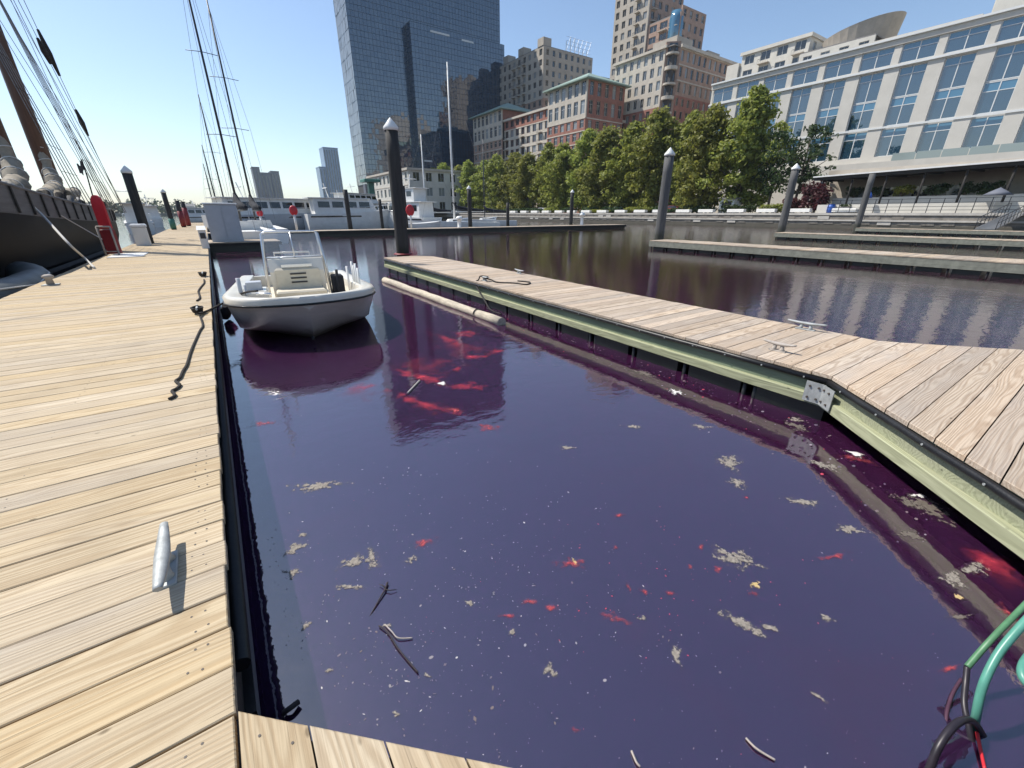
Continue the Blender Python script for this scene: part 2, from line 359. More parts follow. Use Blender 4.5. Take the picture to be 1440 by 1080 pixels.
# ================================================================== setting: water, ground, far shore
WALL_X = 74.0
def sheet(name, x0, x1, y0, y1, z, m, step=None):
    MBx = MB(); MBx.quad((x0,y0,z),(x1,y0,z),(x1,y1,z),(x0,y1,z)); o = MBx.build(name, m); tag(o, kind='structure'); return o
sheet('seabed_ground', -2500, 2500, -1500, 3500, -3.0, 'ground_far')
sheet('harbor_water', -2500, WALL_X + .3, -300, 620, 0.0, 'water')
mb = MB(); mb.box(WALL_X + .2, 2500, -300, 618, -3.2, 2.0); tag(mb.build('promenade', 'paving'), kind='structure')
mb = MB(); mb.box(-2500, 2500, 619, 3500, -3.2, 2.2); tag(mb.build('far_shore', 'ground_far'), kind='structure')

# ================================================================== docks
PITCH_B = .1825
def plank_mesh(L, W, T=.038, name='plank'):
    mb = MB(); mb.bbox(-L/2, L/2, -W/2, W/2, -T, 0, .004); return mb
def poly_plank(name, poly, m, parent, rz=0, z=.5, T=.038):   # a board with cut ends, poly in world xy
    cx_ = sum(p[0] for p in poly)/len(poly); cy_ = sum(p[1] for p in poly)/len(poly)
    ca, sa = math.cos(-rz), math.sin(-rz)
    loc = [((x-cx_)*ca - (y-cy_)*sa, (x-cx_)*sa + (y-cy_)*ca) for x, y in poly]
    mb = MB(); b = .004; n = len(loc)
    ins = []
    for i, p in enumerate(loc):
        l = math.hypot(*p) or 1; ins.append((p[0]-b*p[0]/l*1.4, p[1]-b*p[1]/l*1.4))
    v = [(x,y,-T) for x,y in loc] + [(x,y,-b) for x,y in loc] + [(x,y,0) for x,y in ins]
    f = [tuple(range(n-1,-1,-1)), tuple(range(2*n,3*n))]
    for i in range(n):
        j = (i+1) % n; f += [(i,j,n+j,n+i), (n+i,n+j,2*n+j,2*n+i)]
    mb.add(v, f); return mb.build(name, m, parent, (cx_, cy_, z + random.uniform(-.0015,.0015)), rz)
def screws(parent, pts, z=.5006, r=.0045):
    mb = MB()
    for x, y in pts:
        n = len(mb.v)
        mb.add([(x+r*math.cos(k*math.pi/3), y+r*math.sin(k*math.pi/3), z) for k in range(6)], [tuple(range(6))])
    o = mb.build('screw_head', 'screw_steel', parent); tag(o, kind='stuff'); return o

# ---- the wide walkway on the left
DX0, DX1 = -3.5, -.272
dock = thing('main_dock', 'wide sunlit plank walkway running far out between the moored boats', 'dock')
dk = [plank_mesh(DX1-DX0, PITCH_B-g).mesh('plank', 'deck_wood') for g in (.004, .006, .009, .005)]
ybase = 1.166 - 15*PITCH_B
sp = []
for i in range(190):
    y = ybase + (i+.5)*PITCH_B
    o = put('plank', random.choice(dk), dock, ((DX0+DX1)/2 + random.uniform(-.006,.004), y, .5 + random.uniform(-.002,.0015)), R(random.uniform(-.06,.06)))
    if y < 11:
        for x in (-.35, -.39, -1.25, -2.2, -3.3):
            for s in (-.045, .045): sp.append((x + random.uniform(-.012,.012), y + s + random.uniform(-.008,.008)))
ynext = ybase + 190*PITCH_B
screws(dock, sp)
mb = MB(); y = ynext
while y < 92: mb.box(DX0, DX1, y+.003, y+PITCH_B-.003, .462, .5+random.uniform(-.003,.002)); y += PITCH_B
tag(mb.build('far_planking', 'deck_wood_joined', dock), kind='stuff')
mb = MB(); y = ybase - 3
while y < ybase - .1: mb.box(DX0, DX1, y+.003, y+PITCH_B-.003, .462, .499); y += PITCH_B
tag(mb.build('rear_planking', 'deck_wood_joined', dock), kind='stuff')
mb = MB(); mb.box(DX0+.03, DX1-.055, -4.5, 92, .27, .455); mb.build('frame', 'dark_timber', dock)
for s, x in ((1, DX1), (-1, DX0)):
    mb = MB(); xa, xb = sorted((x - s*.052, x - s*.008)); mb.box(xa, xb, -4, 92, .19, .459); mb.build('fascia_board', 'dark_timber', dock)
    mb = MB(); mb.tube([(x + s*.012, yy, .40) for yy in (1.42, 12, 30, 91)], .033, 10); mb.build('rub_rail', 'black_rubber', dock)
    mb = MB(); xa, xb = sorted((x - s*.03, x + s*.028)); mb.box(xa, xb, 1.3, 91, .20, .285); mb.build('lower_rail', 'black_rubber', dock)
mb = MB(); mb.box(-.46, -.40, 0, .80, -.3, .188); fl_m = mb.mesh('float', 'black_float')
flm = MB(); flm.bbox(-.5, .5, -.42, .42, -.35, .185, .02); flm = flm.mesh('float', 'black_float')
for i in range(46):
    for x in (DX1-.56, DX0+.56): put('float', flm, dock, (x, -2 + i*1.05, 0))

def cleat(label, loc, rz=0, L=.46, m='galvanised', group=None):
    t = thing('dock_cleat', label, 'cleat', loc, rz, group)
    mb = MB(); n = 13; rings = []
    for i in range(n):                                   # the horn: flat-topped, tapering and lifting towards its tips
        u = -1 + 2*i/(n-1); w = .030*(1-.45*abs(u)**1.5); h = .021*(1-.5*abs(u)**1.5); z = .083 + .016*u*u
        rings.append([(w*math.cos(a), u*L/2, z + h*math.sin(a)) for a in (R(k*45+22.5) for k in range(8))])
    mb.loft(rings, close=True, capa=True, capb=True); mb.build('horn', m, t, fix=True)
    for s in (-1, 1):
        mb = MB(); mb.tube([(0, s*L*.13, .002), (0, s*L*.12, .03), (0, s*L*.10, .085)], [.034, .022, .020], 10); mb.build('leg', m, t)
    mb = MB(); mb.bbox(-.035, .035, -L*.25, L*.25, 0, .012, .003); mb.build('base_plate', m, t)
    return t
cleat('galvanised mooring cleat bolted near the edge of the wide plank walkway, casting a shadow', (-.485, 2.0, .5), R(1))

# ---- the corner deck the photographer stands on, and the cross dock behind
knee = thing('corner_deck', 'angled corner of planks joining the wide walkway, cut at a slant over the water', 'dock')
sl = lambda x: 1.175 - .965*(x + .268)
x = -.262; k = 0; sp = []
while x < 2.2:
    xr = x + .180
    poly_plank('plank', [(x, -1.2), (xr-.004, -1.2), (xr-.004, sl(xr-.004)), (x, sl(x))], 'deck_wood', knee, R(90))
    for s in (.05, .13): sp.append((x+s, sl(x+s) - .07)); sp.append((x+s, sl(x+s) - .55))
    x = xr + .001
screws(knee, sp)
mb = MB(); a = Vector((-.22, sl(-.22)-.06, .37)); b2 = Vector((2.1, sl(2.1)-.06, .37)); mb.bar(a, b2, .05, .17); mb.build('edge_beam', 'green_beam', knee)
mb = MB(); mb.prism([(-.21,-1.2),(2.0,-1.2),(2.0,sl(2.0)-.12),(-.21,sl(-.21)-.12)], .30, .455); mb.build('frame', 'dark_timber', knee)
mb = MB(); mb.box(-.2, .5, -1.2, .2, -.35, .29); mb.build('float', 'black_float', knee)
cross = thing('cross_dock', 'plank dock crossing behind the photographer, linking walkway and fingers', 'dock')
mb = MB(); x = -.26
while x < 84: mb.box(x+.003, x+PITCH_B-.003, -3.6, -1.206, .462, .5); x += PITCH_B
tag(mb.build('planking', 'deck_wood_joined', cross), kind='stuff')
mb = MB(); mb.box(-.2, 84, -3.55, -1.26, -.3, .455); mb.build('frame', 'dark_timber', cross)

# ---- the finger pier on the right
fin = thing('finger_pier', 'weathered plank finger pier with green side beams, widening at a slanted root', 'dock')
LA, LB = Vector((4.71, 1.32, 0)), Vector((4.95, 15.36, 0)); RA, RB = Vector((6.58, 1.45, 0)), Vector((6.60, 15.4, 0))
lx = lambda y: LA.x + (y-LA.y)*(LB.x-LA.x)/(LB.y-LA.y) if y > LA.y else LA.x - (LA.y-y)*.868
rx = lambda y: RA.x + (y-RA.y)*(RB.x-RA.x)/(RB.y-RA.y) if y > RA.y else RA.x + (RA.y-y)*.886
fm = [plank_mesh(1.0, PITCH_B-g).mesh('plank', 'finger_wood') for g in (.005, .007, .010)]
y = 15.36; sp = []
while y > -1.19:
    yl = y - PITCH_B
    if yl > RA.y + .02:
        xl, xr = lx((y+yl)/2), rx((y+yl)/2); L = xr - xl + random.uniform(-.008,.008)
        mb = plank_mesh(L, PITCH_B-random.choice((.005,.007,.010)))
        mb.build('plank', 'finger_wood', fin, ((xl+xr)/2, (y+yl)/2, .5 + random.uniform(-.003,.002)), R(random.uniform(-.12,.12)))
    else:
        ya, yb = y-.004, yl+.004; poly = [(lx(yb), yb), (rx(yb), yb), (rx(ya), ya), (lx(ya), ya)]
        poly_plank('plank', poly, 'finger_wood', fin)
    if y < 7:
        for s in (.045, .135):
            ym = y - s; sp += [(lx(ym)+.06, ym), (rx(ym)-.06, ym), ((lx(ym)+rx(ym))/2, ym)]
    y = yl
screws(fin, sp)
def side_beam(parent, a, b, out, zt=.46, pipe=True, light='green_beam', low='treated_timber'):  # upper beam coloured darker for its shade, lower one lighter as if sunlit
    a = Vector(a); b = Vector(b); out = Vector(out)
    ax = (b-a).normalized()
    mb = MB(); mb.bar(a + Vector((0,0,.365)) - out*.045, b + Vector((0,0,.365)) - out*.045, .05, .185); o1 = mb.build('upper_beam', light, parent)
    mb = MB(); L = (b-a).length; mb.bbox(-L/2, L/2, -.045, .045, -.05, .05, .008)
    mid = (a+b)/2 - out*.012; o2 = mb.build('lower_beam', low, parent, (mid.x, mid.y, .222), math.atan2(ax.y, ax.x))
    if pipe:
        mb = MB(); n = 14; mb.tube([a + (b-a)*(i/n) + Vector((0,0,.428 + .003*math.sin(i*2.1))) + out*.008 for i in range(n+1)], .029, 12); mb.build('rub_rail', 'black_rubber', parent)
        mb = MB(); n = int(L/.42)
        for i in range(n): 
            p = a + (b-a)*((i+.5)/n) + Vector((0,0,.428)) + out*.036
            mb.tube([p, p + out*.006], .009, 6)
        tag(mb.build('rail_bolt', 'galvanised', parent), kind='stuff')
side_beam(fin, LA, LB, (-1,.017,0))
side_beam(fin, (RA.x,RA.y,0), (RB.x,RB.y,0), (1,0,0))
D0 = Vector((lx(-1.2), -1.2, 0)); od = Vector((-.755,.656,0)).normalized()
side_beam(fin, LA, D0, od, light='treated_timber')  # root face turns to the sun: its brighter tone is painted in
side_beam(fin, (RA.x,RA.y,0), (rx(-1.2),-1.2,0), Vector((.75,.66,0)).normalized())
mb = MB(); mb.bar((LB.x-.01, LB.y-.03, .32), (RB.x+.01, RB.y-.03, .32), .06, .28); mb.build('end_beam', 'green_beam', fin)
mb = MB(); mb.prism([(lx(-1.1)+.12,-1.1),(rx(-1.1)-.12,-1.1),(RA.x-.1,RA.y),(RB.x-.1,RB.y-.1),(LB.x+.1,LB.y-.1),(LA.x+.1,LA.y)], .33, .452); mb.build('frame', 'dark_timber', fin)
# galvanised corner bracket where the slanted root begins
br = MB()
dN = (D0-LA).normalized(); uN = (LB-LA).normalized(); on = Vector((-1,.017,0)).normalized()
for d, o_, w_ in ((uN, on, .17), (dN, od, .19)):
    p = LA + o_*.050 + Vector((0,0,.30)); 
    br.bar(p + d*.0, p + d*w_, .008, .21)
brk = br.build('corner_bracket', 'galvanised', fin)
for d, o_ in ((uN, on), (dN, od)):
    for dd, zz in ((.05,.36),(.05,.24),(.13,.36),(.13,.24)):
        p = LA + o_*.054 + d*dd + Vector((0,0,zz)); mb = MB(); mb.tube([p, p+o_*.012], .011, 6); mb.build('bolt', 'screw_steel', brk)
flt = MB(); flt.bbox(-.40, .40, -.34, .34, -.35, .165, .02); flt = flt.mesh('float', 'black_float')
i = 0; y = 14.9
while y > 1.4:
    for x in (lx(y)+.42, rx(y)-.42): put('float', flt, fin, (x, y-.36, 0))
    for x in (lx(y)+.035, rx(y)-.035):
        for q in ((0,) if i % 3 else (-.06, .06)):
            mb = MB(); mb.tube([(x, y+.05+q, -.3), (x, y+.05+q, .19)], .026, 8); mb.build('float_post', 'black_rubber', fin)
    y -= .86; i += 1
mb = MB(); mb.prism([(lx(-1.1)+.5,-1.1),(6.9,-1.1),(6.6,1.0),(lx(1.0)+.45,1.0)], -.35, .16); mb.build('root_float', 'black_float', fin)
cleat('bare galvanised cleat on the far edge of the finger pier near its slanted root', (6.42, 2.25, .5), R(8))
cleat('small weathered cleat on the near edge of the finger pier near its slanted root', (5.10, 2.0, .5), R(4), .34, 'twig_pale')
cleat('pale cleat on the far edge of the finger pier, past the rope', (6.45, 9.05, .5), R(-5))
cleat('cleat wrapped in dark rope on the near edge of the finger pier', (5.06, 8.5, .5), R(3), .36)

def rope(name, label, pts, r, m, cat='rope', seg=7, parent=None):
    out = []
    P = [Vector(p) for p in pts]                           # Catmull-Rom through the given points
    for i in range(len(P)-1):
        p0, p1, p2, p3 = P[max(i-1,0)], P[i], P[i+1], P[min(i+2,len(P)-1)]
        for k in range(6):
            t = k/6; out.append(.5*((2*p1) + (p2-p0)*t + (2*p0-5*p1+4*p2-p3)*t*t + (3*p1-p0-3*p2+p3)*t**3))
    out.append(P[-1]); mb = MB(); mb.tube(out, r, seg); return tag(mb.build(name, m), label, cat) if label else mb.build(name, m, parent)
rope('mooring_rope', 'dark rope coiled on the finger pier and hanging to the floating log',
     [at(705,442,.09), at(690,436,.12), at(683,425,.2), (4.86,8.6,.44), (4.93,8.56,.53), (5.02,8.62,.60), (5.10,8.42,.60), (5.0,8.35,.58), (5.08,8.6,.56), (5.14,8.35,.54), at(700,397,.515), at(722,398,.512), at(740,400,.512), at(745,397,.512), at(728,395,.512)], .016, 'rope_dark')
lg = thing('floating_log', 'pale weathered pole floating in the water beside the finger pier', 'log')
A, B_ = at(541,394,.04), at(706,454,.04)
mb = MB(); n = 16; mb.tube([A + (B_-A)*(i/n) + Vector((random.uniform(-.01,.01),0,random.uniform(-.006,.006))) for i in range(n+1)], [.095+random.uniform(-.006,.006) for i in range(n+1)], 12); mb.build('trunk', 'log_pale', lg)
mb = MB(); p = A+(B_-A)*.86; mb.tube([p+Vector((math.cos(a)*.10,0,math.sin(a)*.10)) for a in (R(k*20) for k in range(10))], .012, 6); mb.build('lashing', 'rope_dark', lg)

# ---- farther fingers to the right, the far cross dock and the side platform
def far_finger(label, xl, xr, y0, y1, name='far_finger_pier', z=.5):
    t = thing(name, label, 'dock')
    mb = MB(); y = y0
    while y < y1: mb.box(xl, xr, y+.004, min(y+PITCH_B, y1)-.004, z-.038, z+random.uniform(-.004,.003)); y += PITCH_B
    tag(mb.build('planking', 'finger_wood_joined', t), kind='stuff')
    for x, s in ((xl, -1), (xr, 1)):
        mb = MB(); xa, xb = sorted((x-s*.01, x-s*.07)); mb.box(xa, xb, y0, y1, z-.23, z-.042); mb.build('upper_beam', 'grey_beam', t)
        mb = MB(); xa, xb = sorted((x+s*.03, x-s*.07)); mb.box(xa, xb, y0, y1, z-.33, z-.235); mb.build('lower_beam', 'grey_beam', t)
    mb = MB(); mb.box(xl+.072, xr-.072, y0, y1-.02, z-.20, z-.045); mb.build('frame', 'dark_timber', t)
    mb = MB(); mb.box(xl+.02, xr-.02, y1-.02, y1+.03, z-.33, z-.044); mb.build('end_beam', 'grey_beam', t)
    mb = MB(); mb.bbox(-(xr-xl)/2+.08, (xr-xl)/2-.08, -.36, .36, -.3, z-.34, .02); fm_ = mb.mesh('float', 'black_float')
    y = y1-.5; i = 0
    while y > y0:
        if y < y1 - .1: put('float', fm_, t, ((xl+xr)/2, y-.1, 0))
        mb = MB(); mb.tube([(xl+.05, y+.36+.0, -.3), (xl+.05, y+.36, z-.3)], .035, 6); mb.build('float_post', 'black_rubber', t)
        y -= .98; i += 1
    return t
far_finger('long finger pier with a grey piling at its tip, facing the bright hotel', 21.2, 23.0, -1.2, 16.5)
far_finger('finger pier beyond the grey piling, second one out from the hotel seawall', 38.6, 40.4, -1.2, 17.6)
far_finger('farthest finger pier, set close in front of the restaurant terrace', 58.5, 60.3, -1.2, 18.4)
fd = thing('far_dock', 'long dark-sided dock crossing the water in front of the white yachts', 'dock')
mb = MB(); x = -.3
while x < 49: mb.box(x+.003, x+PITCH_B-.003, 42.6, 45.0, .462, .5+random.uniform(-.004,.004)); x += PITCH_B
tag(mb.build('planking', 'finger_wood_joined', fd), kind='stuff')
mb = MB(); mb.box(-.2, 49.03, 42.56, 42.64, .20, .461); mb.build('fascia_board', 'dark_timber', fd)
mb = MB(); mb.box(-.2, 48.9, 42.7, 44.9, -.3, .455); mb.build('float', 'black_float', fd)
mb = MB(); mb.box(48.95, 49.03, 42.645, 45, .20, .461); mb.build('end_board', 'green_beam', fd)
pf = thing('side_platform', 'low grey platform beside the wide walkway carrying the pale cabinet', 'dock')
mb = MB(); x = DX1+.01
while x < 3.2: mb.box(x+.003, x+PITCH_B-.003, 28.4, 31.6, .455, .5); x += PITCH_B
tag(mb.build('planking', 'finger_wood_joined', pf), kind='stuff')
mb = MB(); mb.box(DX1+.02, 3.25, 28.35, 28.42, .30, .452); mb.build('fascia_board', 'dark_timber', pf)
mb = MB(); mb.box(DX1+.03, 3.1, 28.5, 31.5, -.3, .45); mb.build('float', 'black_float', pf)

# ---- pilings
def piling(label, p, top, r=.24, m='pile_wood', cap=True, base=-2.5, band=None):
    t = thing('piling', label, 'piling', (p[0], p[1], 0))
    mb = MB(); n = 9; seg = 14
    mb.loft([[((r*(1.03-.06*i/(n-1)) + random.uniform(-.006,.006))*math.cos(2*math.pi*k/seg), (r*(1.03-.06*i/(n-1)) + random.uniform(-.006,.006))*math.sin(2*math.pi*k/seg), base + (top-base)*i/(n-1)) for k in range(seg)] for i in range(n)], close=True, capb=True)
    mb.build('post', m, t)
    if cap:
        mb = MB(); mb.lathe([(r*1.08, top-.10), (r*1.10, top+.01), (r*.05, top+r*1.25), (.005, top+r*1.27)], 14); mb.build('cap', 'white_plastic', t)
    if band:
        mb = MB(); mb.lathe([(r*1.2, band[1]), (r*1.2, band[2])], 14); mb.build('band', band[0], t)
    return t
piling('tall dark piling with white cone cap at the tip of the plank finger pier', at(567,358,.5), 4.72, .235)
mb = MB(); q = at(567,358,.5); mb.lathe([(.36,.503),(.36,.53),(.30,.56)], 12, (q.x,q.y)); tag(mb.build('piling_collar', 'dark_red'), 'dark red collar round the foot of the tall capped piling', 'collar')
piling('grey piling with white cone cap rising at the tip of the long finger pier', (22.6, 16.95), 5.1, .27, 'pile_wood_grey')
piling('grey capped piling standing before the dark red shrub', (40.4, 17.95), 5.35, .30, 'pile_wood_grey')
piling('grey piling without a cap in front of the restaurant terrace', (60.0, 18.8), 5.9, .30, 'pile_wood_grey', False)
piling('leaning-looking black piling with pale cap beside the white dock box', at(210,342,.5), 3.92, .21)
piling('black piling with green foot farther along the wide walkway', at(245,323,.5), 3.85, .20, 'pile_wood', True, band=('green_paint', .6, 1.5))
piling('dark red banded piling on the walkway, the nearer of two', at(259,319.5,.5), 3.3, .22, 'pile_wood', False, band=('dark_red', .6, 2.2))
piling('dark red banded piling on the walkway, the farther of two', at(266,318,.5), 3.3, .22, 'pile_wood', False, band=('dark_red', .6, 2.6))
piling('capped dark piling on the far dock beside the white sailing boat', (25.3, 45.5), 4.6, .24)
piling('dark piling on the far dock next to a white power pedestal', (41.0, 45.4), 4.6, .25)
piling('short dark piling standing off the seawall behind the far dock', (31.5, 46.8), 3.2, .2, 'pile_wood', False)
piling('dark piling by the bow of the long grey yacht', (11.6, 45.5), 4.1, .22, 'pile_wood', False)
piling('thin dark piling between the two white cabin yachts', (14.9, 45.6), 3.3, .16, 'pile_wood', False)
piling('stout dark piling in front of the white houseboat', (17.4, 45.4), 4.6, .24, 'pile_wood', False)

# ---- ropes and fittings on the wide walkway
def knot(label, c, s=1.0):
    t = thing('tied_cleat', label, 'cleat', c)
    mb = MB()
    for k in range(4):
        rr = .055*s + .006*k; mb.tube([(rr*math.cos(a)*1.0 + random.uniform(-.004,.004), rr*math.sin(a)*1.7, .03+.022*k + random.uniform(-.006,.006)) for a in (R(q*30) for q in range(13))], .014, 6)
    mb.build('rope_turns', 'rope_dark', t)
    mb = MB(); mb.tube([(0,-.2*s,.10),(0,-.08,.08),(0,.08,.08),(0,.2*s,.10)], [.012,.02,.02,.012], 8); mb.build('horn', 'galvanised', t)
    mb = MB(); mb.tube([(0,-.05,0),(0,-.04,.08)], .02, 8); mb.tube([(0,.05,0),(0,.04,.08)], .02, 8); mb.build('leg', 'galvanised', t)
    return t
knot('cleat wound with dark rope holding the bow line of the small motorboat', at(279,441,.5), 1.0)
knot('cleat wound with dark rope farther along by the motorboat stern', at(286,389,.5), 1.1)
def zpath(px): return [at(x, y, .515) for x, y in px]
rope('rope_tail', 'long kinked dark rope tail lying on the planks below the bow line cleat',
     zpath([(281,444),(284,452),(285,459),(281,465),(275,478),(269,492),(265,505),(262,514),(257,522),(253,531),(247,536),(253,541),(249,546),(242,550),(246,556),(238,561)]), .013, 'rope_dark')
rope('rope_tail', 'short kinked dark rope tail lying on the planks near the motorboat stern',
     zpath([(287,393),(287,398),(283,403),(279,409),(280,414),(281,419),(277,423)]), .016, 'rope_dark')
bk = thing('mooring_bollard', 'small weathered bollard at the left edge of the wide walkway', 'bollard', at(72,401,.5))
mb = MB(); mb.lathe([(.07,0),(.06,.14),(.10,.17),(.10,.20),(.05,.23)], 10); mb.build('post', 'twig_pale', bk)
mb = MB(); mb.box(-.13,.13,-.13,.13,0,.02); mb.build('base_plate', 'galvanised', bk)
# ================================================================== the small motorboat in the slip (local +y = bow)
def lerp(tab, s):
    for (a, va), (b_, vb) in zip(tab, tab[1:]):
        if s <= b_: 
            t = (s-a)/(b_-a) if b_ > a else 0; t = max(0, min(1, t)); return va + (vb-va)*t
    return tab[-1][1]
BL = 5.0
bo = thing('motorboat', 'small open white motorboat with centre console moored bow-on beside the wide walkway', 'boat')
hb = [(0,.10),(.012,.36),(.03,.58),(.06,.78),(.11,.95),(.18,1.06),(.28,1.12),(.6,1.12),(1,1.06)]   # half beam
gz = [(0,.80),(.1,.775),(.3,.70),(.6,.62),(1,.58)]                                                    # gunwale height
kz = [(0,.58),(.02,.40),(.05,.20),(.10,.02),(.18,-.10),(.35,-.16),(1,-.16)]                           # keel
cz = [(0,.62),(.03,.50),(.08,.34),(.16,.20),(.3,.08),(.6,.02),(1,0)]                                  # chine height
cw = [(0,.45),(.05,.62),(.15,.80),(.3,.88),(1,.92)]                                                   # chine / beam
S = [0,.006,.012,.02,.03,.045,.06,.085,.11,.145,.18,.23,.28,.36,.45,.55,.65,.75,.88,1]
def hull_sec(s, side):
    b_ = lerp(hb, s); g = lerp(gz, s); k = lerp(kz, s); c_ = lerp(cz, s); w = b_*lerp(cw, s); y = -s*BL
    k = min(k, c_-.01)
    return [(0, y, k), (side*w*.55, y, k+(c_-k)*.62), (side*w, y, c_), (side*(w+.03), y, c_+.02), (side*(w*.35+b_*.65), y, c_+(g-.14-c_)*.55), (side*b_, y, g-.13)]
mb = MB()
for sd_ in (1, -1): mb.loft([hull_sec(s, sd_) for s in S])
mb.add([hull_sec(1,1)[i] for i in range(6)] + [hull_sec(1,-1)[i] for i in range(5,0,-1)], [tuple(range(11))])
h0, h1 = hull_sec(0,1), hull_sec(0,-1); mb.add(h0 + h1[:0:-1], [tuple(range(11))])
hull = mb.build('hull', 'hull_side', bo, fix=True)
mb = MB(); pr = []
for s in S:
    b_ = lerp(hb, s); g = lerp(gz, s); pr.append((b_, -s*BL, g))
for sd_ in (1, -1): mb.tube(([(0, .012, pr[0][2]-.125)] + [(sd_*(b_+.012), y+.006, g-.125) for b_, y, g in pr]), .017, 8)
mb.build('rub_rail', 'black_rubber', hull)
ends_ = []
mb = MB()                                       # gunwale: outer face, rolled top, inner lip and liner
for sd_ in (1, -1):
    rg = []
    for s in S:
        b_ = lerp(hb, s); g = lerp(gz, s); y = -s*BL; ib = max(b_-.24, .0)
        yi = y if s > .045 else -.045*BL - .0
        fl = .30
        yb = min(y, -.16); yi = min(y, -.30)
        rg.append([(sd_*(b_+.01), y, g-.125), (sd_*(b_+.02), y, g-.05), (sd_*(b_-.005), min(y,-.012), g-.008), (sd_*max(b_-.05,.02), min(y,-.05), g), (sd_*max(ib+.02,.02), yb, g-.006), (sd_*max(ib,.01), yi, g-.03), (sd_*max(ib,.01)*.99, yi, min(g-.10, fl + (.30 if s < .2 else .02)))])
    mb.loft(rg); ends_.append(rg[0])
mb.loft(ends_, smooth=False)
mb.build('gunwale', 'gelcoat', bo, fix=True)
mb = MB(); mb.add([(lerp(hb,.05)-.2,-.3,.62),(lerp(hb,.12)-.2,-.62,.62),(lerp(hb,.2)-.22,-1.02,.62),(-(lerp(hb,.2)-.22),-1.02,.62),(-(lerp(hb,.12)-.2),-.62,.62),(-(lerp(hb,.05)-.2),-.3,.62)], [tuple(range(5,-1,-1))])
mb.box(-.84,.84,-1.06,-1.02,.30,.62); mb.build('bow_deck', 'gelcoat', bo, fix=True)
mb = MB(); mb.box(-.89,.89,-BL+.05,-1.0,.26,.30); mb.build('floor', 'cream_seat', bo)
mb = MB(); mb.box(-1.0,1.0,-BL,-BL+.12,.05,.55); mb.build('transom', 'gelcoat', bo)
cons = MB()                                     # console: box with sloping dash
prof = [(-2.35,.30),(-2.28,.92),(-2.42,1.14),(-2.62,1.18),(-2.95,1.02),(-3.0,.30)]
cons.add([(-.44,y,z) for y,z in prof] + [(.44,y,z) for y,z in prof], [tuple(range(6)), tuple(range(11,5,-1))] + [(i,6+i,6+(i+1)%6,(i+1)%6) for i in range(6)])
co = cons.build('console', 'gelcoat', bo, fix=True)
mb = MB(); mb.bbox(-.40,.40,-2.33,-1.86,.30,.60,.03); mb.build('front_seat', 'cream_seat', bo)
mb = MB(); mb.bbox(-.36,.36,-2.345,-2.26,.60,.98,.03); mb.build('seat_back', 'cream_seat', bo)
mb = MB()
for z in (.70,.78,.86): mb.box(-.13,.13,-2.252,-2.244,z,z+.03)
mb.build('vent', 'recess_dark', co)
mb = MB(); mb.box(-.25,.25,-2.31,-2.27,1.0,1.05); mb.build('grab_rail', 'aluminium', co)
mb = MB(); mb.quad((-.46,-2.50,1.16),(.46,-2.50,1.16),(.43,-2.62,1.60),(-.43,-2.62,1.60)); ws = mb.build('windshield', 'clear_shield', bo)
mb = MB(); fr = [(-.53,-2.40,.34),(-.50,-2.50,1.1),(-.46,-2.64,1.60),(-.40,-2.66,1.64),(.40,-2.66,1.64),(.46,-2.64,1.60),(.50,-2.50,1.1),(.53,-2.40,.34)]
mb.tube(fr, .019, 8); mb.tube([(-.53,-3.0,.34),(-.50,-2.9,1.1),(-.44,-2.70,1.62)], .019, 8); mb.tube([(.53,-3.0,.34),(.50,-2.9,1.1),(.44,-2.70,1.62)], .019, 8)
mb.tube([(0,-2.5,1.16),(0,-2.64,1.63)], .012, 6); mb.tube([(-.46,-2.49,1.17),(.46,-2.49,1.17)], .012, 6); mb.build('frame', 'aluminium', ws)
mb = MB(); mb.bbox(-.35,.35,-3.95,-3.55,.30,.80,.03); mb.tube([(-.33,-3.95,.8),(-.33,-3.97,1.15),(.33,-3.97,1.15),(.33,-3.95,.8)], .02, 6); mb.build('helm_seat', 'gelcoat', bo)
mb = MB(); mb.bbox(.50,.86,-1.9,-1.3,.30,.72,.03); mb.build('cooler', 'gelcoat', bo)
mb = MB(); mb.bbox(.58,.80,-1.72,-1.5,.723,.86,.01); mb.tube([(.88,-1.45,.55),(.88,-1.45,.95)], .03, 8); mb.tube([(.80,-1.30,.55),(.80,-1.30,.85)], .02, 8); mb.build('bait_box', 'grey_box', bo)
for i, (x, y) in enumerate(((-.93,-1.5),(-.93,-1.75),(-.93,-2.0),(-.93,-2.2),(-.80,-1.9))):
    mb = MB(); mb.tube([(x,y,.5),(x*1.0,y-.02,1.0+.06*(i%2))], .02, 7); mb.build('rod_holder', 'white_plastic', bo)
mb = MB(); mb.bbox(-.75,-.55,-2.5,-2.2,.30,.80,.02); mb.tube([(-.62,-2.2,.3),(-.64,-2.15,.92)], .025, 6); mb.build('tackle_bag', 'dark_cloth', bo)
mb = MB(); mb.bbox(-.20,.20,-BL-.38,-BL+.02,.50,.98,.08); mb.box(-.10,.10,-BL-.28,-BL-.06,-.4,.50); eng = mb.build('outboard_motor', 'dark_cloth', bo)
mb = MB(); mb.tube([(.02,.02-.17*BL*.26,.105),(.02,.10-.17*BL*.26,.10)], .022, 8); mb.build('bow_eye', 'rope_dark', hull)
mb = MB(); mb.tube([(.45,-.42,.80),(.45,-.30,.83),(.62,-.42,.83),(.62,-.52,.80)], .016, 6); mb.build('bow_cleat', 'aluminium', bo)
bo.scale = (1.09,1,1); bo.location = (1.0, 7.0, 0); bo.rotation_euler = (0, 0, R(180 - 6.0))
rope('bow_line', 'dark mooring line from the small motorboat bow to the walkway cleat', [at(279,441,.56), at(292,437,.52), at(318,424,.56), at(342,412,.72), at(362,409,.82)], .016, 'rope_dark')
mb = MB()
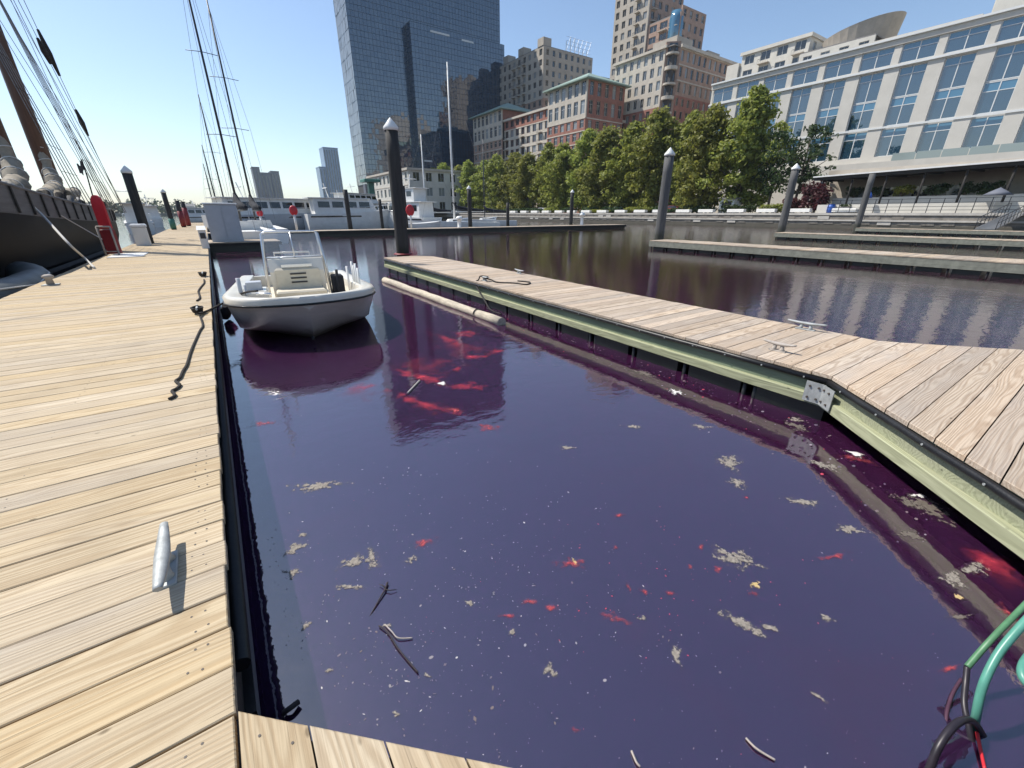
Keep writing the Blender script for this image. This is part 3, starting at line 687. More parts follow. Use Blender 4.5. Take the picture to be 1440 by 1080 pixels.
for k in range(3): mb.tube([at(318,452,.0)+Vector((.02*k, .1*k, .05)), at(318,440,.15)+Vector((.03*k,.1*k,.05)), at(316,430,.30)+Vector((0,.1*k,0))], [.05,.085,.05], 10)
tag(mb.build('fender', 'dark_cloth'), 'dark worn fenders squeezed between the small motorboat and walkway', 'fender')

# ================================================================== two-masted dark schooner on the left
sch = thing('schooner', 'large black wooden sailing ship with brown masts moored along the left edge', 'ship')
SY0, SY1, SXs = 9.0, 40.5, -4.35
def sch_half(u):                                  # half beam along the length, u = 0 near .. 1 far (stern)
    return 3.2*min(1, (1-((max(0,.30-u))/.30)**2.2)) * (1 - .35*max(0,(u-.7)/.3)**2)
def sheer(u): return 1.75 + 1.05*(1-u)**2 + .25*max(0, u-.75)*2
NS = 26; cxs = SXs - 3.2
def sch_ring(u, zs):
    hw = max(.03, sch_half(u)); y = SY0 + (SY1-SY0)*u; top = sheer(u); out = []
    for a, w in zs: out.append((cxs + hw*w, y, a*top if a > 0 else a))
    return out
prof = [(-.8,.0),(-.5,.55),(0.001,.86),(.18,.93),(.45,.985),(.72,1.0),(.86,1.0)]
mb = MB()
for s_ in (1,-1): mb.loft([sch_ring(i/NS, [(a, w*s_) for a, w in prof]) for i in range(NS+1)])
rr = sch_ring(1, prof); rl = sch_ring(1, [(a,-w) for a,w in prof]); mb.add(rr + rl[::-1], [tuple(range(len(rr)*2))])
shull = mb.build('hull', 'black_hull', sch, fix=True)
mb = MB()
for s_ in (1,-1):
    mb.loft([[(cxs + s_*(max(.03,sch_half(i/NS))*w + .012), SY0+(SY1-SY0)*i/NS, z) for z, w in ((.10,.885),(.30,.935))] for i in range(NS+1)])
mb.build('boot_stripe', 'hull_stripe', shull)
mb = MB()                                          # weathered bulwark with a cap rail
for s_ in (1,-1):
    mb.loft([[(cxs + s_*(max(.03,sch_half(i/NS))*1.004), SY0+(SY1-SY0)*i/NS, sheer(i/NS)*a) for a in (.855, 1.0, 1.18)] for i in range(NS+1)])
    mb.loft([[(cxs + s_*(max(.03,sch_half(i/NS))*1.004 - .08), SY0+(SY1-SY0)*i/NS, sheer(i/NS)*a) for a in (1.18, .9)] for i in range(NS+1)])
bw = mb.build('bulwark', 'grey_bulwark', sch)
mb = MB()
for s_ in (1,-1): mb.tube([(cxs + s_*(max(.03,sch_half(i/NS))*1.004-.03), SY0+(SY1-SY0)*i/NS, sheer(i/NS)*1.19) for i in range(NS+1)], .06, 6)
mb.build('cap_rail', 'grey_bulwark', bw)
for i in range(1, 24):                            # stanchions
    u = i/24; mb = MB(); x = cxs + sch_half(u)*1.004 + .012; y = SY0+(SY1-SY0)*u; mb.box(x, x+.035, y-.05, y+.05, sheer(u)*.87, sheer(u)*1.17); mb.build('stanchion', 'dark_timber', bw)
mb = MB(); mb.loft([[(cxs+s_*sch_half(i/NS)*.97, SY0+(SY1-SY0)*i/NS, sheer(i/NS)*.93) for s_ in (-1,1)] for i in range(NS+1)]); mb.build('deck', 'grey_bulwark', sch)
mb = MB(); mb.bbox(cxs-1.1,cxs+1.1,21,24,1.7,2.75,.05); mb.bbox(cxs-1,cxs+1,30,34,1.5,2.6,.05); mb.build('deckhouse', 'grey_bulwark', sch)
MX = -6.5
mast_pos = [(MX, 34.5, 26), (MX, 28.4, 27)]
for (x, y, h) in mast_pos:
    mb = MB(); mb.tube([(x,y,1.2),(x,y,9),(x,y+.2,h)], [.36,.31,.16], 12); ms = mb.build('mast', 'mast_brown', sch)
    mb = MB(); mb.tube([(x,y,3.0),(x,y,3.3)], .40, 12); mb.tube([(x-.7,y,13.8),(x+.7,y,13.8)], .06, 6); mb.build('mast_fitting', 'dark_timber', ms)
def furl(pts, rs):
    P = [Vector(p) for p in pts]; path = []; rad = []
    for i in range(len(P)-1):
        for k in range(7):
            t = k/7; path.append(P[i].lerp(P[i+1], t) + Vector((random.uniform(-.05,.05), 0, random.uniform(-.06,.06)))); rad.append((rs[i]+(rs[i+1]-rs[i])*t)*(.86 if k % 3 == 0 else random.uniform(.95,1.15)))
    path.append(P[-1]); rad.append(rs[-1]); mb = MB(); mb.tube(path, rad, 9); o = mb.build('furled_sail', 'tan_canvas', sch)
    for i in range(2, len(path)-1, 3):
        mb = MB(); d = (path[i+1]-path[i-1]).normalized(); a_ = d.orthogonal().normalized(); b_ = d.cross(a_)
        mb.tube([path[i]+(a_*math.cos(R(q*30))+b_*math.sin(R(q*30)))*rad[i]*1.03 for q in range(13)], .025, 5); mb.build('gasket', 'rope_white', o)
    return o
furl([(MX+.05,34.45,5.6),(MX+.12,34.2,4.1),(MX+.3,33.2,3.25),(MX+.4,31,2.85),(MX+.45,29.4,2.75)], [.12,.24,.33,.30,.2])
furl([(MX+.05,28.35,5.6),(MX+.15,28.1,4.0),(MX+.35,27.0,3.1),(MX+.5,25,2.75),(MX+.6,22.0,2.7)], [.12,.27,.37,.32,.2])
furl([(MX+.1,38.8,3.2),(MX+.15,37,3.0),(MX+.2,35.2,2.9)], [.18,.32,.30])
def stay(a, b_, r=.016, m='rigging', nm='stay'):
    mb = MB(); mb.tube([a, b_], r, 5); return mb.build(nm, m, sch)
random.seed(3)
for (x, y, h) in mast_pos:
    for k in range(5):
        for s_ in (1,-1): stay((cxs+s_*3.15+ (0 if s_ > 0 else 0), y-2.0+k*.75, sheer((y-SY0)/31.5)*1.15), (x+s_*.2, y+.05, 13.8), .017, 'rigging', 'shroud')
    for z in (3.6,4.6,5.6,6.6,7.8,9.0):             # ratlines on the near side
        t = (z-2.4)/(13.8-2.4); xs_ = cxs+3.15+(x+.2-cxs-3.15)*t
        stay((xs_, y-2.0*(1-t), z), (xs_, y+1.0*(1-t), z), .010, 'rope_dark', 'ratline')
for a, b_, r in (((MX,34.5,24),(MX+1.9,40.2,2.0),.016), ((MX,34.5,14),(MX+1.9,40.4,2.0),.02), ((MX,34.5,20),(MX+2.1,39.2,2.0),.016), ((MX,34.5,17),(MX+2.2,38.0,2.2),.014),
                 ((MX,28.4,26),(MX+2.0,36.5,2.2),.014), ((MX,28.4,20),(MX+2.1,34.4,2.2),.014), ((MX,28.4,15),(MX+2.1,33,2.2),.012), ((MX,34.5,13.8),(MX,28.4,13.8),.014), ((MX,28.4,26),(MX,9.5,3),.016),
                 ((MX,34.5,22),(MX+1.0,40.3,3),.014), ((MX,34.5,12),(MX+2.1,36.2,2.2),.014)): stay(a, b_, r)
for (a, t0, t1) in ((((MX,34.5,24),(MX+1.9,40.2,2.0)),.58,.67), (((MX,34.5,24),(MX+1.9,40.2,2.0)),.74,.80), (((MX,34.5,20),(MX+2.1,39.2,2.0)),.52,.58)):
    p, q = Vector(a[0]), Vector(a[1]); mb = MB(); mb.tube([p+(q-p)*t0, p+(q-p)*((t0+t1)/2), p+(q-p)*t1], [.06,.14,.06], 7); mb.build('tackle_block', 'rope_dark', sch)
for k in range(22):                                 # coiled lines, blocks and gear along the rail
    u = random.uniform(.3,.97); y = SY0+(SY1-SY0)*u; x = cxs+sch_half(u)-random.uniform(.1,.9); z = sheer(u)*1.17
    mb = MB(); mb.tube([(x,y,z-.3),(x+.05,y+.1,z+random.uniform(.05,.5)),(x,y+random.uniform(.1,.5),z+random.uniform(-.2,.4))], [.07,random.uniform(.08,.2),.06], 7); mb.build('rail_gear', random.choice(['rope_dark','tan_canvas','dark_timber','rope_white','grey_bulwark']), sch)
mb = MB(); p0 = atX(133,285,-4.6); mb.tube([p0, p0+Vector((0,.5,1.2)), p0+Vector((0,.6,2.0))], .03, 6); fp = mb.build('flag_staff', 'dark_timber', sch)
mb = MB(); q = p0+Vector((0,.6,1.9)); fl_ = [[q+Vector((-.02*math.sin(i),-i*.28,-.05*i+.10*math.sin(i*1.4)-w)) for w in (0,.42)] for i in range(7)]; mb.loft(fl_); mb.build('flag', 'dark_cloth', fp)
mb = MB(); mb.tube([(cxs+2.0,9.2,2.9),(cxs+.4,6,3.7),(cxs,2,4.4)], [.2,.18,.1], 8); mb.build('bowsprit', 'mast_brown', sch)
rope('mooring_line', 'thick white mooring line from the black ship down to the walkway edge', [atX(36,281,-4.45), atX(60,303,-4.2), at(96,342,1.2), at(118,362,.75), at(133,377,.52)], .032, 'rope_white')
rope('mooring_line', 'thin pale mooring line from the black ship bulwark to the red safety board', [atX(75,297,-4.42), atX(115,320,-4.1), at(148,339,.95)], .02, 'rope_white')
dg = thing('dinghy', 'pale green rubber dinghy lying against the black ship at the left edge', 'boat')
mb = MB(); c0 = Vector((-4.13, 14.1, .36))
mb.tube([c0+Vector((-.9,-3,.0)), c0+Vector((.1,-2,.0)), c0+Vector((.28,0,0)), c0+Vector((.25,1.4,.02)), c0+Vector((.0,2.2,.08)), c0+Vector((-.25,2.5,.12))], .33, 14)
mb.build('tube', 'hull_stripe', dg)
mb = MB(); mb.tube([c0+Vector((.38,-2,.25)), c0+Vector((.60,0,.1)), c0+Vector((.52,1.4,.22)), c0+Vector((.2,2.3,.3))], .018, 6); mb.build('grab_line', 'rope_white', dg)
mb = MB(); mb.box(c0.x-.5, c0.x-.1, c0.y-3, c0.y+1.6, .1, .3); mb.build('floor', 'hull_stripe', dg)

# ================================================================== sailing boats and yachts
def ship_hull(L, W, free, m='white_paint', bowsharp=1.0, sheer_=.25):
    mb = MB(); n = 14
    def ring(u, s_):
        hw = W/2*max(.02, (1-(1-min(1,u/.42))**2.0))*(1-.12*max(0,(u-.6)/.4)); z = free*(1+sheer_*(1-u)**2); y = L/2 - L*u + (.0)
        rake = .10*L*(1-min(1,u/.25))
        return [(0, y-rake, -.35), (s_*hw*.75, y-rake*.9, -.2), (s_*hw*.92, y-rake*.6, .12), (s_*hw*.98, y-rake*.3, z*.55), (s_*hw, y, z)]
    for s_ in (1,-1): mb.loft([ring(i/n, s_) for i in range(n+1)])
    a, b_ = ring(1,1), ring(1,-1); mb.add(a+b_[::-1], [tuple(range(10))])
    mb.loft([[ring(i/n,1)[-1][:2]+(ring(i/n,1)[-1][2]-.04,), ring(i/n,-1)[-1][:2]+(ring(i/n,1)[-1][2]-.04,)] for i in range(n+1)])
    return mb
def sailboat(label, x, y, rz, L=10, mast=15, mast_m='aluminium', cover=True, spread=(.45,.72), free=1.0, hullm='white_paint', mast_r=.09, rot_mast=0.0):
    t = thing('sailboat', label, 'sailboat', (x,y,0), rz)
    h = ship_hull(L, L*.30, free).build('hull', hullm, t, fix=True)
    mb = MB(); mb.loft([[(s_*L*.145, yy, .25) for s_ in (-1,1)] for yy in (-L*.49, L*.12)]); 
    mb = MB(); mb.tube([(s_*1 , 0, 0) for s_ in (0,)]*2 if 0 else [(0,L*.5,free*1.1),(0,L*.5,free*1.1+.6)], .02, 5); mb.build('pulpit', 'aluminium', t)
    mb = MB(); w = L*.095; mb.loft([[(-w,L*.18,free),(-w*.7,L*.16,free+.35),(w*.7,L*.16,free+.35),(w,L*.18,free)], [(-w,-L*.12,free),(-w*.8,-L*.14,free+.55),(w*.8,-L*.14,free+.55),(w,-L*.12,free)]], capa=True, capb=True, smooth=False); cb = mb.build('cabin', hullm, t, fix=True)
    for s_ in (-1,1):
        mb = MB(); mb.box(-.02,.02,-L*.10,L*.12,free+.14,free+.30); mb.build('window', 'boat_glass', cb, (s_*w*.90,0,0))
    mb = MB(); mb.tube([(0,L*.08,free+.3),(0,L*.08,mast*.5),(0,L*.075,mast)], [mast_r,mast_r*.9,mast_r*.55], 8); mt = mb.build('mast', mast_m, t)
    mb = MB()
    for f_ in spread: mb.tube([(-L*.09,L*.07,mast*f_),(0,L*.08,mast*f_+.08),(L*.09,L*.07,mast*f_)], .02, 5)
    mb.build('spreader', mast_m, mt)
    mb = MB(); mb.tube([(0,L*.08,free+1.2),(0,-L*.32,free+1.25)], .07, 6); mb.build('boom', mast_m, t)
    if cover: mb = MB(); mb.tube([(0,L*.09,free+2.3),(0,L*.05,free+1.7),(0,-L*.1,free+1.45),(0,-L*.31,free+1.35)], [.10,.26,.24,.12], 8); mb.build('sail_cover', 'dark_cloth', t)
    rr = .012
    for s_ in (-1,1):
        mb = MB(); mb.tube([(s_*L*.145,L*.06,free),(s_*L*.10,L*.07,mast*spread[0]),(0,L*.08,mast*.97)], rr, 4); mb.build('shroud', 'rigging', t)
    mb = MB(); mb.tube([(0,L*.5,free*1.2),(0,L*.08,mast*.98)], rr, 4); mb.build('forestay', 'rigging', t)
    mb = MB(); mb.tube([(0,-L*.5,free),(0,L*.075,mast)], rr, 4); mb.build('backstay', 'rigging', t)
    return t
sailboat('white sailing boat with dark mast and black sail cover beside the pale cabinet', 1.95, 35.6, R(4), 9, 17.5, 'dark_mast', True, (.38,.63), .95, mast_r=.075)
sailboat('sailing boat with tall raking dark mast, berthed just past the pale cabinet', 3.1, 39.2, R(2), 9.5, 15.2, 'dark_mast', True, (.5,.7), .95, mast_r=.075)
sailboat('sailing boat with slender dark mast on the walkway beyond the far dock', 2.1, 62, R(3), 9, 13.8, 'dark_mast', True, (.6,), .95, mast_r=.085)
sailboat('distant sailing boat with short mast by the end of the walkway, nearer one', 1.6, 78, R(3), 9, 10.8, 'dark_mast', False, (.6,), .95, mast_r=.10)
sailboat('distant sailing boat with short mast by the end of the walkway, farther one', 1.4, 92, R(3), 9, 9.6, 'dark_mast', False, (.6,), .95, mast_r=.10)
sailboat('white sailing boat with tall white mast behind the far dock', 25.9, 49.0, R(75), 9.5, 17.2, 'white_plastic', True, (.36,), .95, mast_r=.13)
sailboat('white sailing boat with dark boom cover and shorter white mast behind the far dock', 25.2, 56, R(80), 9, 11.2, 'white_plastic', True, (.55,), .9, mast_r=.10)
sailboat('sailing boat with dark raking mast moored against the tree-lined seawall', 38, 62, R(60), 9, 12.5, 'dark_mast', True, (.6,), .9, mast_r=.085)

def yacht(label, x, y, rz, L=16, decks=2, free=1.7, hullm='white_paint', stripe=True):
    t = thing('motor_yacht', label, 'yacht', (x,y,0), rz)
    W = L*.27; h = ship_hull(L, W, free, sheer_=.35).build('hull', hullm, t, fix=True)
    if stripe:
        mb = MB()
        for s_ in (-1,1): mb.bar((s_*(W/2*.99+.02), L*.05, free*.86), (s_*(W/2*.90+.02), -L*.47, free*.84), .03, .16)
        mb.build('rub_stripe', 'boat_glass', h)
    z = free; y0, y1, w = -L*.42, L*.22, W*.40
    for d in range(decks):
        hh_ = 1.75 if d == 0 else 1.5
        mb = MB(); 
        def rg(zz, k): return [(-w*k,y0+.1*(1-k),zz),(-w*k,y1-(1.4*(1-k)*6),zz),(-w*k*.6,y1+.6-(1.4*(1-k)*6),zz),(w*k*.6,y1+.6-(1.4*(1-k)*6),zz),(w*k,y1-(1.4*(1-k)*6),zz),(w*k,y0+.1*(1-k),zz)]
        mb.loft([rg(z,1),rg(z+hh_,.90)], close=True, smooth=False, capb=True); cb = mb.build('cabin' if d == 0 else 'upper_cabin', 'white_paint', t, fix=True)
        nwin = max(3, int((y1-y0)/1.5)); st = (y1-y0-.8)/nwin
        for s_ in (-1,1):
            for k in range(nwin):
                mb = MB(); ya = y0+.5+k*st; za, zb = z+hh_*.42, z+hh_*.80
                f_ = lambda zz: w*(1-.10*(zz-z)/hh_)+.02
                mb.quad((s_*f_(za),ya,za),(s_*f_(za),ya+st*.8,za),(s_*f_(zb),ya+st*.8,zb),(s_*f_(zb),ya,zb)); mb.build('window', 'boat_glass', cb)
        mb = MB(); yy = y1+.62; mb.quad((-w*.5,yy-.55,z+hh_*.40),(w*.5,yy-.55,z+hh_*.40),(w*.48,yy-.98,z+hh_*.85),(-w*.48,yy-.98,z+hh_*.85)); mb.build('windscreen', 'boat_glass', cb)
        mb = MB(); mb.box(-w*1.04,w*1.04,y0-.6,y1-.5,z+hh_+.003,z+hh_+.09); mb.build('roof_overhang', 'white_paint', t)
        z += hh_+.09; y0, y1, w = y0+L*.10, y1-L*.14, w*.86
    mb = MB(); mb.tube([(0,y0+1,z),(0,y0+.6,z+1.6)], .06, 6); mb.tube([(-1,y0+.7,z+1.1),(1,y0+.7,z+1.1)], .05, 6); mb.tube([(0,y0+2.2,z),(0,y0+2.1,z+.9)], .03, 5); mb.build('radar_mast', 'white_plastic', t)
    mb = MB()
    for s_ in (-1,1):
        P = [(s_*W*.47*(1-.55*max(0,(u-.2)/.8)**2), L*(u*.5-.02), free*(1.02+.25*u*u)+.75) for u in (0,.25,.5,.75,.92)]
        mb.tube(P, .025, 5)
        for p in P: mb.tube([p, (p[0],p[1],p[2]-.75)], .02, 4)
    mb.build('bow_rail', 'aluminium', t)
    return t
yacht('long grey-hulled motor yacht with a low white cabin behind the far dock', 8.2, 62, R(-75), 17, 1, 1.8, 'grey_box')
yacht('white cabin yacht with a row of dark windows beyond the far dock pilings', 15.6, 59, R(-88), 11.5, 1, 1.9)
yacht('white two-deck houseboat yacht just left of the tall capped piling', 21.8, 57, R(15), 11, 2, 1.5)
yacht('white motor cruiser with raised bridge moored in front of the pale low building', 25.5, 86, R(-60), 19, 2, 1.9)
yacht('small white cruiser moored at the walkway behind the dark pilings', -6.2, 62, R(6), 9, 1, 1.1)
yacht('small white cruiser farther out on the left of the walkway', -7.5, 92, R(6), 10, 1, 1.2)
yacht('white cabin cruiser crossing behind the end of the walkway', 1.0, 128, R(-80), 12, 1, 1.3)
sk = thing('skiff', 'small white open skiff with grey side tied to the far dock', 'boat', (20.2, 47.6, 0), R(-80))
ship_hull(5.2, 1.9, .9, sheer_=.3).build('hull', 'white_paint', sk, fix=True)
mb = MB(); mb.box(-.7,.7,-.3,.1,.72,.78); mb.build('thwart', 'twig_pale', sk)

# ================================================================== dock furniture
cb = thing('equipment_cabinet', 'large pale grey cabinet on the low platform beside the walkway', 'cabinet', (0,0,0))
mb = MB(); mb.bbox(-.05,1.45,29.2,30.3,.5,2.42,.03); mb.build('housing', 'grey_box', cb)
mb = MB(); mb.bbox(-.10,1.50,29.14,30.36,2.423,2.50,.02); mb.build('lid', 'white_plastic', cb)
mb = MB(); mb.box(.03,.69,29.18,29.198,.62,2.3); mb.build('door', 'grey_box', cb)
mb = MB(); mb.box(.72,1.38,29.18,29.198,.62,2.3); mb.build('door', 'grey_box', cb)
pb = thing('power_pedestal', 'small white power pedestal at the walkway edge by the pale cabinet', 'pedestal', at(290,349,.5))
mb = MB(); mb.bbox(-.14,.14,-.14,.14,0,.78,.02); mb.build('body', 'white_plastic', pb)
mb = MB(); mb.add([(-.18,-.2,.783),(.18,-.2,.783),(.18,.18,.783),(-.18,.18,.783),(-.16,.16,.95),(.16,.16,.95)],[(0,3,2,1),(0,1,5,4),(1,2,5),(2,3,4,5),(3,0,4)]); mb.build('hood', 'white_plastic', pb)
mb = MB(); mb.box(-.10,.10,-.155,-.143,.42,.66); mb.build('socket_panel', 'recess_dark', pb)
wb = thing('dock_box', 'white dock storage box at the foot of the black capped piling', 'box', at(203,345,.5))
mb = MB(); mb.bbox(-.27,.27,-.3,.3,0,.85,.03); mb.build('chest', 'white_plastic', wb)
mb = MB(); mb.bbox(-.30,.30,-.33,.33,.853,1.0,.06); mb.build('lid', 'white_plastic', wb)
ss = thing('safety_station', 'red rounded safety board over a red box in a pale frame on the walkway', 'safety station', at(163,359,.5), R(-20))
mb = MB(); pts = [(.17*math.cos(R(a)), 1.78+.30*math.sin(R(a))) for a in range(0,181,20)] + [(-.17,.95),(.17,.95)]
mb.add([(x,-.06,z) for x,z in pts] + [(x,.06,z) for x,z in pts], [tuple(range(len(pts)-1,-1,-1)), tuple(range(len(pts),2*len(pts)))] + [(i,(i+1)%len(pts),len(pts)+(i+1)%len(pts),len(pts)+i) for i in range(len(pts))]); mb.build('board', 'red_plastic', ss, fix=True)
mb = MB(); mb.bbox(-.17,.17,-.14,.14,.06,.92,.02); mb.build('box', 'dark_red', ss)
for s_ in (-1,1):
    mb = MB(); mb.tube([(s_*.21,-.17,0),(s_*.21,-.17,1.02)], .03, 6); mb.build('post', 'twig_pale', ss)
mb = MB(); mb.tube([(-.21,-.17,1.02),(.21,-.17,1.02)], .03, 6); mb.tube([(-.21,-.17,.15),(.21,-.17,.15)], .02, 6); mb.build('rail', 'twig_pale', ss)
mb = MB(); q = at(175,362,.5); mb.bbox(-.5,.5,-.9,.9,0,.03,.01); tag(mb.build('floor_mat', 'white_paint', None, (-2.75,21.5,.5)), 'pale flat mat lying on the walkway beside the red safety board', 'mat')
def ring_post(label, p, h=2.0, r=.42):
    t = thing('life_ring_post', label, 'life ring', p)
    mb = MB(); mb.tube([(0,0,0),(0,0,h-r*.6)], .10, 8); mb.build('post', 'white_paint', t)
    mb = MB(); n = 16
    mb.loft([[(rr*math.cos(2*math.pi*k/n), yy, h+rr*1.25*math.sin(2*math.pi*k/n)) for k in range(n)] for rr, yy in ((r*.05,-.10),(r*.8,-.10),(r,-.03),(r,.06),(r*.05,.08))], close=True); mb.build('ring_case', 'red_plastic', t, fix=True)
ring_post('red oval life ring case on a post beside the tall capped piling', (17.4+.2, 44.4, .5), 1.75, .45)
ring_post('red life ring case on a post in front of the long grey yacht', at(418,324.5,.5), 1.7, .34)
ring_post('red and white life ring post above the small motorboat on the far dock', at(371,326,.5), 1.5, .24)
def pedestal(label, p, h=1.4):
    t = thing('power_pedestal', label, 'pedestal', p)
    mb = MB(); mb.lathe([(.30,0),(.22,.06),(.20,h*.7),(.22,h*.72)], 10); mb.build('column', 'white_plastic', t)
    mb = MB(); mb.lathe([(.40,h*.73),(.42,h*.80),(.26,h*.95),(.05,h)], 10); mb.build('hood', 'white_plastic', t)
pedestal('white power pedestal on the far dock next to a dark piling', (41.9, 44.2, .5), 1.6)
pedestal('white mushroom-topped pedestal on the finger pier before the terrace', at(1406,319,.5), 2.0)
pedestal('low white pedestal by the tip of the far dock sailing boats', (23.2, 44.2, .5), 1.2)
# ================================================================== seawall and promenade things
random.seed(11)
sw = thing('seawall', 'long stained stone seawall with a pale cap below the row of trees', 'seawall')
mb = MB(); mb.box(WALL_X, WALL_X+.5, -120, 617, -2.9, 1.72); mb.build('face', 'stone_wall', sw)
mb = MB(); mb.box(WALL_X-.12, WALL_X+.8, -120, 617, 1.723, 2.02); mb.build('cap', 'stone_cap', sw)
mb = MB(); mb.box(WALL_X-.16, WALL_X-.003, -120, 617, .95, 1.15); mb.build('ledge', 'stone_cap', sw)
bl = [MB().bbox(-.05,.0,-.6,.6,0,.36,.02) for _ in range(1)][0].mesh('stone_block', 'stone_wall')
bl2 = MB().bbox(-.09,.0,-.72,.72,0,.38,.02).mesh('stone_block', 'stone_cap')
for i in range(44):
    for r_ in range(2):
        if random.random() < .75: put('stone_block', random.choice((bl, bl, bl, bl, bl, bl2)), sw, (WALL_X-.002, 14+i*2.1+r_*1.05+random.uniform(-.2,.2), 1.20 if r_ else .52))
bm_ = MB().bbox(-.45,.45,-1.45,1.45,0,.5,.04).mesh('slab', 'bench_white')
lg_ = MB().box(-.3,.3,-.12,.12,-.12,0).mesh('support', 'stone_wall')
for i in range(17):
    y = 26 + i*5.2 + random.uniform(-.4,.4)
    t = thing('wall_bench', 'white block bench along the top of the stone seawall', 'bench', (75.6, y, 2.14), 0, 'white block benches on the seawall')
    put('slab', bm_, t); put('support', lg_, t, (0,-1,0)); put('support', lg_, t, (0,1,0))

# ---- foliage
def leaf_cloud(mb, c, rad, n, size, flat=.85, mi=0):
    for _ in range(n):
        u = random.gauss(0,1), random.gauss(0,1), random.gauss(0,1); l = math.sqrt(sum(q*q for q in u)) or 1
        k = random.random()**.45
        p = Vector((c[0]+u[0]/l*rad[0]*k, c[1]+u[1]/l*rad[1]*k, c[2]+u[2]/l*rad[2]*k))
        nrm = (Vector(u)/l*.6 + Vector((random.gauss(0,1),random.gauss(0,1),random.gauss(0,1)+.6))*.55).normalized()
        a = nrm.orthogonal().normalized(); a = (Matrix.Rotation(random.uniform(0,6.28),3,nrm) @ a); b_ = nrm.cross(a); s = size*random.uniform(.6,1.35)
        mb.add([p-a*s, p-b_*s*.55+nrm*s*.12, p+a*s, p+b_*s*.55+nrm*s*.12], [(0,1,2,3)], mi)
def tree_meshes(h, cr, seed, leafm, nclump=75, nleaf=62, size=.30, base=.26, open_=0.0):
    random.seed(seed); tr = MB(); cw_ = MB()
    tr.tube([(0,0,-.3),(.05,.03,h*.15),(.12,-.08,h*.34),(.05,.05,h*.55),(.1,.0,h*.8)], [h*.022,h*.017,h*.014,h*.010,h*.004], 8)
    ends = []
    for k in range(15):
        a = k*2.4+random.uniform(-.4,.4); z0 = h*random.uniform(.22,.6); l = cr*random.uniform(.5,.95); up = random.uniform(.25,.75)
        p = [(.08,0,z0), (math.cos(a)*l*.45, math.sin(a)*l*.45, z0+l*up*.45), (math.cos(a)*l, math.sin(a)*l, z0+l*up)]
        tr.tube(p, [h*.008,h*.005,h*.002], 5); ends.append(p[-1]); ends.append(p[1])
    lobes = [(random.uniform(0,6.28), random.uniform(.0,1), random.uniform(.75,1.15)) for _ in range(9)]
    for k in range(nclump):
        a = random.uniform(0,6.28); zz = random.random()
        prof_ = math.sin(math.pi*min(1,(.10+.90*zz))**.8)**.65
        rr = cr*prof_*math.sqrt(random.random())*random.uniform(.8,1.12)
        rr *= .82+.30*math.sin(3*a+seed)+.12*math.sin(7*zz*3+a)
        z = h*base + (h*(1-base))*zz*random.uniform(.93,1.0)
        if random.random() < open_: continue
        s = random.uniform(.65,1.35)*cr*.19
        leaf_cloud(cw_, (rr*math.cos(a), rr*math.sin(a), z), (s*1.25,s*1.25,s*.8), int(nleaf*random.uniform(.6,1.3)), size)
    for e in ends: leaf_cloud(cw_, e, (cr*.2,cr*.2,cr*.13), int(nleaf*.6), size)
    return tr.mesh('trunk', 'bark'), cw_.mesh('crown', leafm)
tv = [tree_meshes(18, 6.0, 21+i, 'leaf', 185, 60, .37, .07) for i in range(4)] 
ty = [(82.5,45.5,1.10),(81,52,1.0),(84,58.5,.98),(82,65,1.02),(83,72,.97),(81.5,79,1.0),(83,87,1.06),(82,95,.97),(83.5,103,.95),(82,111,.93),(83,119,.95),(82,128,.92),(83,137,.95),(82,147,.93),(83,157,.93),(82,168,.95),(83,180,.92),(82,193,.92)]
for i, (x, y, s) in enumerate(ty):
    t = thing('street_tree', 'leafy green street tree in the row behind the stone seawall', 'tree', (x, y, 2.0), random.uniform(0,6.28), 'street trees behind the seawall')
    t.scale = (s*random.uniform(.92,1.2), s*random.uniform(.92,1.2), s*random.uniform(.93,1.07))
    if i == 0: t['label'] = 'tallest leafy green tree, at the hotel end of the row behind the seawall'
    if i == 17: t['label'] = 'last leafy green tree of the row, at the foot of the glass tower'
    a, b_ = tv[(i*3+1) % 4]; put('trunk', a, t); put('crown', b_, t)
sp_t, sp_c = tree_meshes(13, 4.2, 44, 'leaf_dark', 55, 34, .30, .35, .25)
t = thing('street_tree', 'thin open-crowned tree in front of the pale hotel next to the red shrub', 'tree', (80, 34.5, 2.0)); put('trunk', sp_t, t); put('crown', sp_c, t)
t = thing('street_tree', 'thin open-crowned tree between the hotel windows and the end of the tree row', 'tree', (82, 39.5, 2.0), 1.0); t.scale = (.9,.9,1.0); put('trunk', sp_t, t); put('crown', sp_c, t)
def shrub(name, label, p, rad, m, n=500, size=.2, group=None, cat='shrub', stems=5):
    t = thing(name, label, cat, p, 0, group); mb = MB()
    for k in range(14):
        a = random.uniform(0,6.28); q = random.random()**.5*.7
        leaf_cloud(mb, (math.cos(a)*q*rad[0], math.sin(a)*q*rad[1], rad[2]*random.uniform(.45,1.5)), (rad[0]*.45,rad[1]*.45,rad[2]*.45), n//14, size)
    mb.build('foliage', m, t); mb = MB()
    for k in range(stems):
        a = random.uniform(0,6.28); mb.tube([(0,0,-.05),(math.cos(a)*rad[0]*.4,math.sin(a)*rad[1]*.4,rad[2])], [.05,.02], 5)
    mb.build('stem', 'bark', t); return t
shrub('red_shrub', 'dark red leafy shrub behind the grey capped piling at the terrace end', (77.5, 30.6, 2.0), (2.4,2.2,2.7), 'leaf_red', 2200, .24)
shrub('red_shrub', 'low dark red shrub spilling over the seawall beside the tall red shrub', (76.9, 33.4, 2.0), (1.5,1.6,1.2), 'leaf_red', 900, .22)
